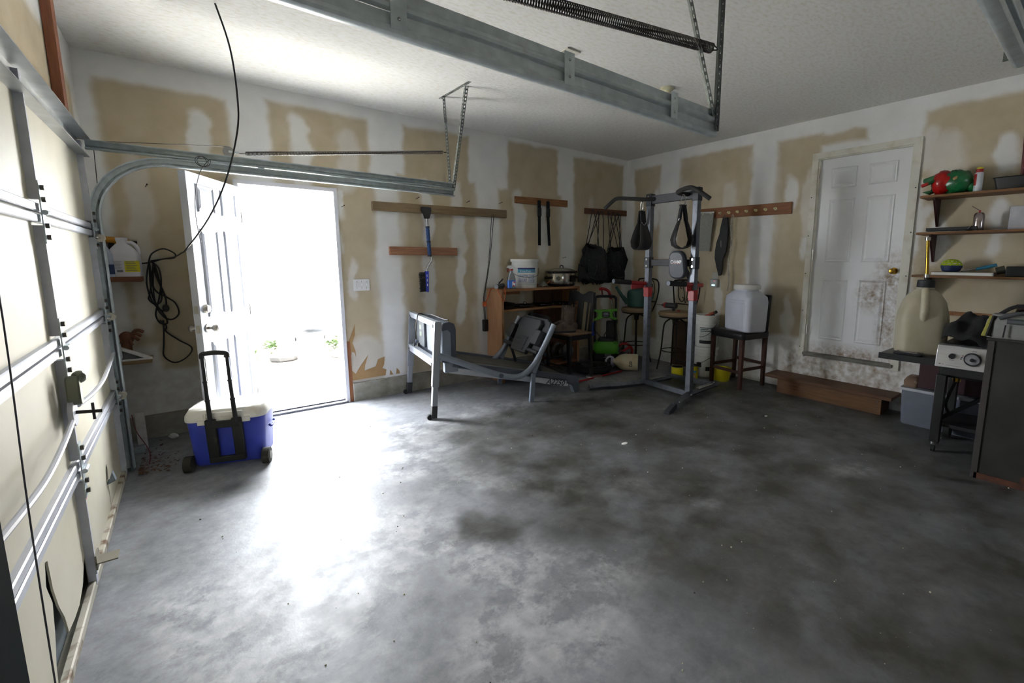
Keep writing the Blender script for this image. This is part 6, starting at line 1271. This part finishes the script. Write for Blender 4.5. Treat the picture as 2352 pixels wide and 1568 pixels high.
# ================================================================ TOTES BEHIND THE GRILL
def tote(T, x0, x1, y0, y1, z0, z1, m):
    cx, cy = (x0+x1)/2, (y0+y1)/2; w_, d_ = x1-x0, y1-y0
    T.part('tub', rr_loft([(w_*.9,d_*.93,.03,z0,0),(w_*.92,d_*.95,.03,z0+.01,0),(w_*.98,d_*.99,.03,z1,0),(w_*.96,d_*.97,.03,z1,0),(w_*.9,d_*.93,.03,z0+.012,0)], 3).warp(lambda a, b_, c: (a+cx, b_+cy, c)), m)
    T.part('rim', rr_loft([(w_*.98,d_*.99,.03,z1-.025,0),(w_*1.02,d_*1.02,.03,z1-.022,0),(w_*1.02,d_*1.02,.03,z1,0),(w_*.96,d_*.97,.03,z1,0)], 3).warp(lambda a, b_, c: (a+cx, b_+cy, c)), mat('tote_rim', '#b9bac2', .4))
tt = Thing('storage_tote', 'clear plastic storage tote full of blue things behind the grill', 'tote', (5.49,-1.85,0)); tote(tt, 5.31,5.67,-2.16,-1.545,0,.33, mat('clear_tote', '#9aa0ae', .25, trans=.55, var=.05))
mb = MB().sph((5.49,-1.85,.13), (.15,.27,.115), 16, 10); rng = random.Random(3); mb.v = [(x+rng.uniform(-.012,.012), y+rng.uniform(-.02,.02), z+rng.uniform(-.015,.02)) for x, y, z in mb.v]
tag(build('blue_fabric', mb, mat('blue_fabric', '#3b4a86', .9, var=.25, scale=9), ang=60), 'crumpled blue fabric inside the clear tote', 'fabric')
tag(build('maroon_box', MB().box(5.33,5.64,-2.25,-1.66,.345,.62), mat('maroon_card', '#35101a', .6), bevel=.006), 'dark maroon box standing on the clear tote', 'box')
tag(build('paper_bag', rr_loft([(.24,.10,.02,.332,0),(.22,.11,.02,.38,0),(.15,.08,.02,.41,0)], 3).warp(lambda x, y, z: (x+5.48, y-1.60, z)), mat('brown_paper', '#7a6350', .85, col2='#a39687', scale=18, thresh=(.3,.4)), ang=60), 'crumpled brown paper bag on the tote corner', 'bag')
# ================================================================ DARK CABINET AND TOOL BAG
cbm = mat('dark_rusty_metal', '#242320', .55, .2, col2='#31312d', scale=5, thresh=(.3,.6)); rustm = mat('rust', '#5b3322', .8, var=.3, scale=20)
cb_ = Thing('metal_cabinet', 'dark metal cabinet with rusty foot at the right edge', 'cabinet', (4.75,-2.7,0))
cb_.part('body', MB().box(4.46,4.715,-3.1,-2.19,.02,.935), cbm, bevel=.004); cb_.part('top', MB().box(4.44,4.72,-3.12,-2.175,.935,.95), cbm, bevel=.003); cb_.part('foot_strip', MB().box(4.452,4.46,-3.1,-2.2,.0,.04), rustm); cb_.part('corner_trim', MB().box(4.452,4.47,-2.215,-2.183,.0,.93), mat('brown_corner', '#33272a', .6, col2='#35342f', scale=8)); cb_.part('rust_patch', MB().prism([(0,0),(.09,0),(.07,.05),(.03,.07),(0,.05)], .001, frame((4.4515,-2.42,.03), (0,-1,0), y=(0,0,1))), rustm)
tb = Thing('tool_bag', 'pale canvas tool bag with dark handles on the metal cabinet', 'bag', (4.66,-2.36,.95)); cvm = mat('grey_canvas', '#7c7c7a', .9, col2='#7a7a77', scale=12, bump=.3, bscale=40); yg = mat('olive_yellow_trim', '#8f8a3c', .8)
tb.part('body', rr_loft([(.24,.42,.06,.951,0),(.26,.45,.07,.97,0),(.25,.43,.07,1.06,0),(.2,.38,.06,1.10,0)]).warp(lambda x, y, z: (x*.82+4.565, y-2.37, z)), cvm); tb.part('end_trim', MB().hexa([(4.472,-2.165,.955),(4.672,-2.165,.955),(4.672,-2.14,.955),(4.472,-2.14,.955)], [(4.482,-2.20,1.09),(4.662,-2.20,1.09),(4.662,-2.17,1.09),(4.482,-2.17,1.09)]), yg, bevel=.005); tb.part('strap', MB().bar((4.457,-2.18,.96),(4.482,-2.20,1.09),.012,.035), strapm); tb.part('seam', MB().tube([(4.440,-2.25,.96),(4.444,-2.255,1.04)], .004, n=6, straight=True), black)
tb.part('handle', MB().tube([(4.462,-2.22,1.08),(4.452,-2.30,1.115),(4.457,-2.42,1.12),(4.472,-2.52,1.09)], .012, n=8), mat('grey_handle', '#3d4145', .7)); tb.part('handle', MB().tube([(4.612,-2.20,1.09),(4.592,-2.28,1.15),(4.602,-2.42,1.15),(4.612,-2.52,1.10)], .012, n=8), strapm); tb.part('flap_roll', MB().cyl((4.447,-2.26,1.065),(4.447,-2.56,1.06),.017,n=12), mat('grey_roll', '#4b4f52', .7))
jr = Thing('brown_jar', 'small dark brown jar on the cabinet behind the tool bag', 'jar', (4.675,-2.30,.95), local=True); jr.part('glass', MB().lathe([(.03,0),(.033,.01),(.033,.16),(.028,.18)], n=20), mat('amber_dark', '#2c1a12', .2)); jr.part('lid', MB().lathe([(.03,.18),(.032,.182),(.032,.21)], n=20), mat('dark_red_lid', '#3b1a18', .5))
# tall white panel leaning at the frame edge
tag(build('tall_white_box', MB().hexa([(4.74,-2.45,0),(4.74,-2.85,0),(5.1,-2.85,0),(5.1,-2.44,0)], [(4.74,-2.39,1.75),(4.74,-2.85,1.75),(5.1,-2.85,1.75),(5.1,-2.385,1.75)]), mat('cool_white_panel', '#b3b8bd', .5), bevel=.003), 'tall pale white box at the right edge behind the tool bag', 'box')
# ================================================================ CEILING FITTINGS
lh = Thing('lamp_holder', 'white ceramic lamp holder without bulb on the ceiling', 'lamp holder', (3.80,-.03,H)); cer = mat('old_ceramic', '#c9c4a8', .4)
lh.part('base', MB().lathe([(.055,H),(.06,H-.012),(.05,H-.022),(.025,H-.026)], (3.80,-.03,0), 24), cer); lh.part('socket', MB().lathe([(.022,H-.024),(.022,H-.06),(.017,H-.062)], (3.80,-.03,0), 18), cer)
tag(build('ceiling_cover', MB().box(2.66,2.78,-.07,.05,H-.012,H-.0005), mat('cover_white', '#cfcdc0', .5), bevel=.003), 'small flat white cover plate on the ceiling above the centre track', 'cover plate')
# ================================================================ CRUMBS ON THE FLOOR
mb = MB(); rng = random.Random(77)
for i in range(260):
    x = rng.uniform(.4,5.2); y = rng.uniform(-2.4,1.9); s = rng.uniform(.0012,.0045)
    mb.hexa([(x-s,y-s,0),(x+s,y-s*.8,0),(x+s*.9,y+s,0),(x-s,y+s*.7,0)], [(x-s*.6,y-s*.5,s),(x+s*.5,y-s*.5,s*1.2),(x+s*.5,y+s*.5,s),(x-s*.5,y+s*.5,s*.9)])
o = build('floor_crumbs', mb, mat('pale_grit', '#b9b39f', .9, col2='#3a362d', scale=3, thresh=(.4,.45)), smooth=False); o['kind'] = 'stuff'; o['label'] = 'scattered grit and crumbs on the concrete floor'; o['category'] = 'grit'
for k, (x, y, r) in enumerate(((3.05,-.33,.035),(4.55,-.72,.02))):
    mb = MB().lathe([(r,0.0005),(r*.9,.003),(.002,.004)], (x,y,0), 9, sy=.6); tag(build('paint_fleck', mb, paper), ['pale flattened scrap on the floor in front of the tower','small pale scrap on the floor before the wooden step'][k], 'scrap')
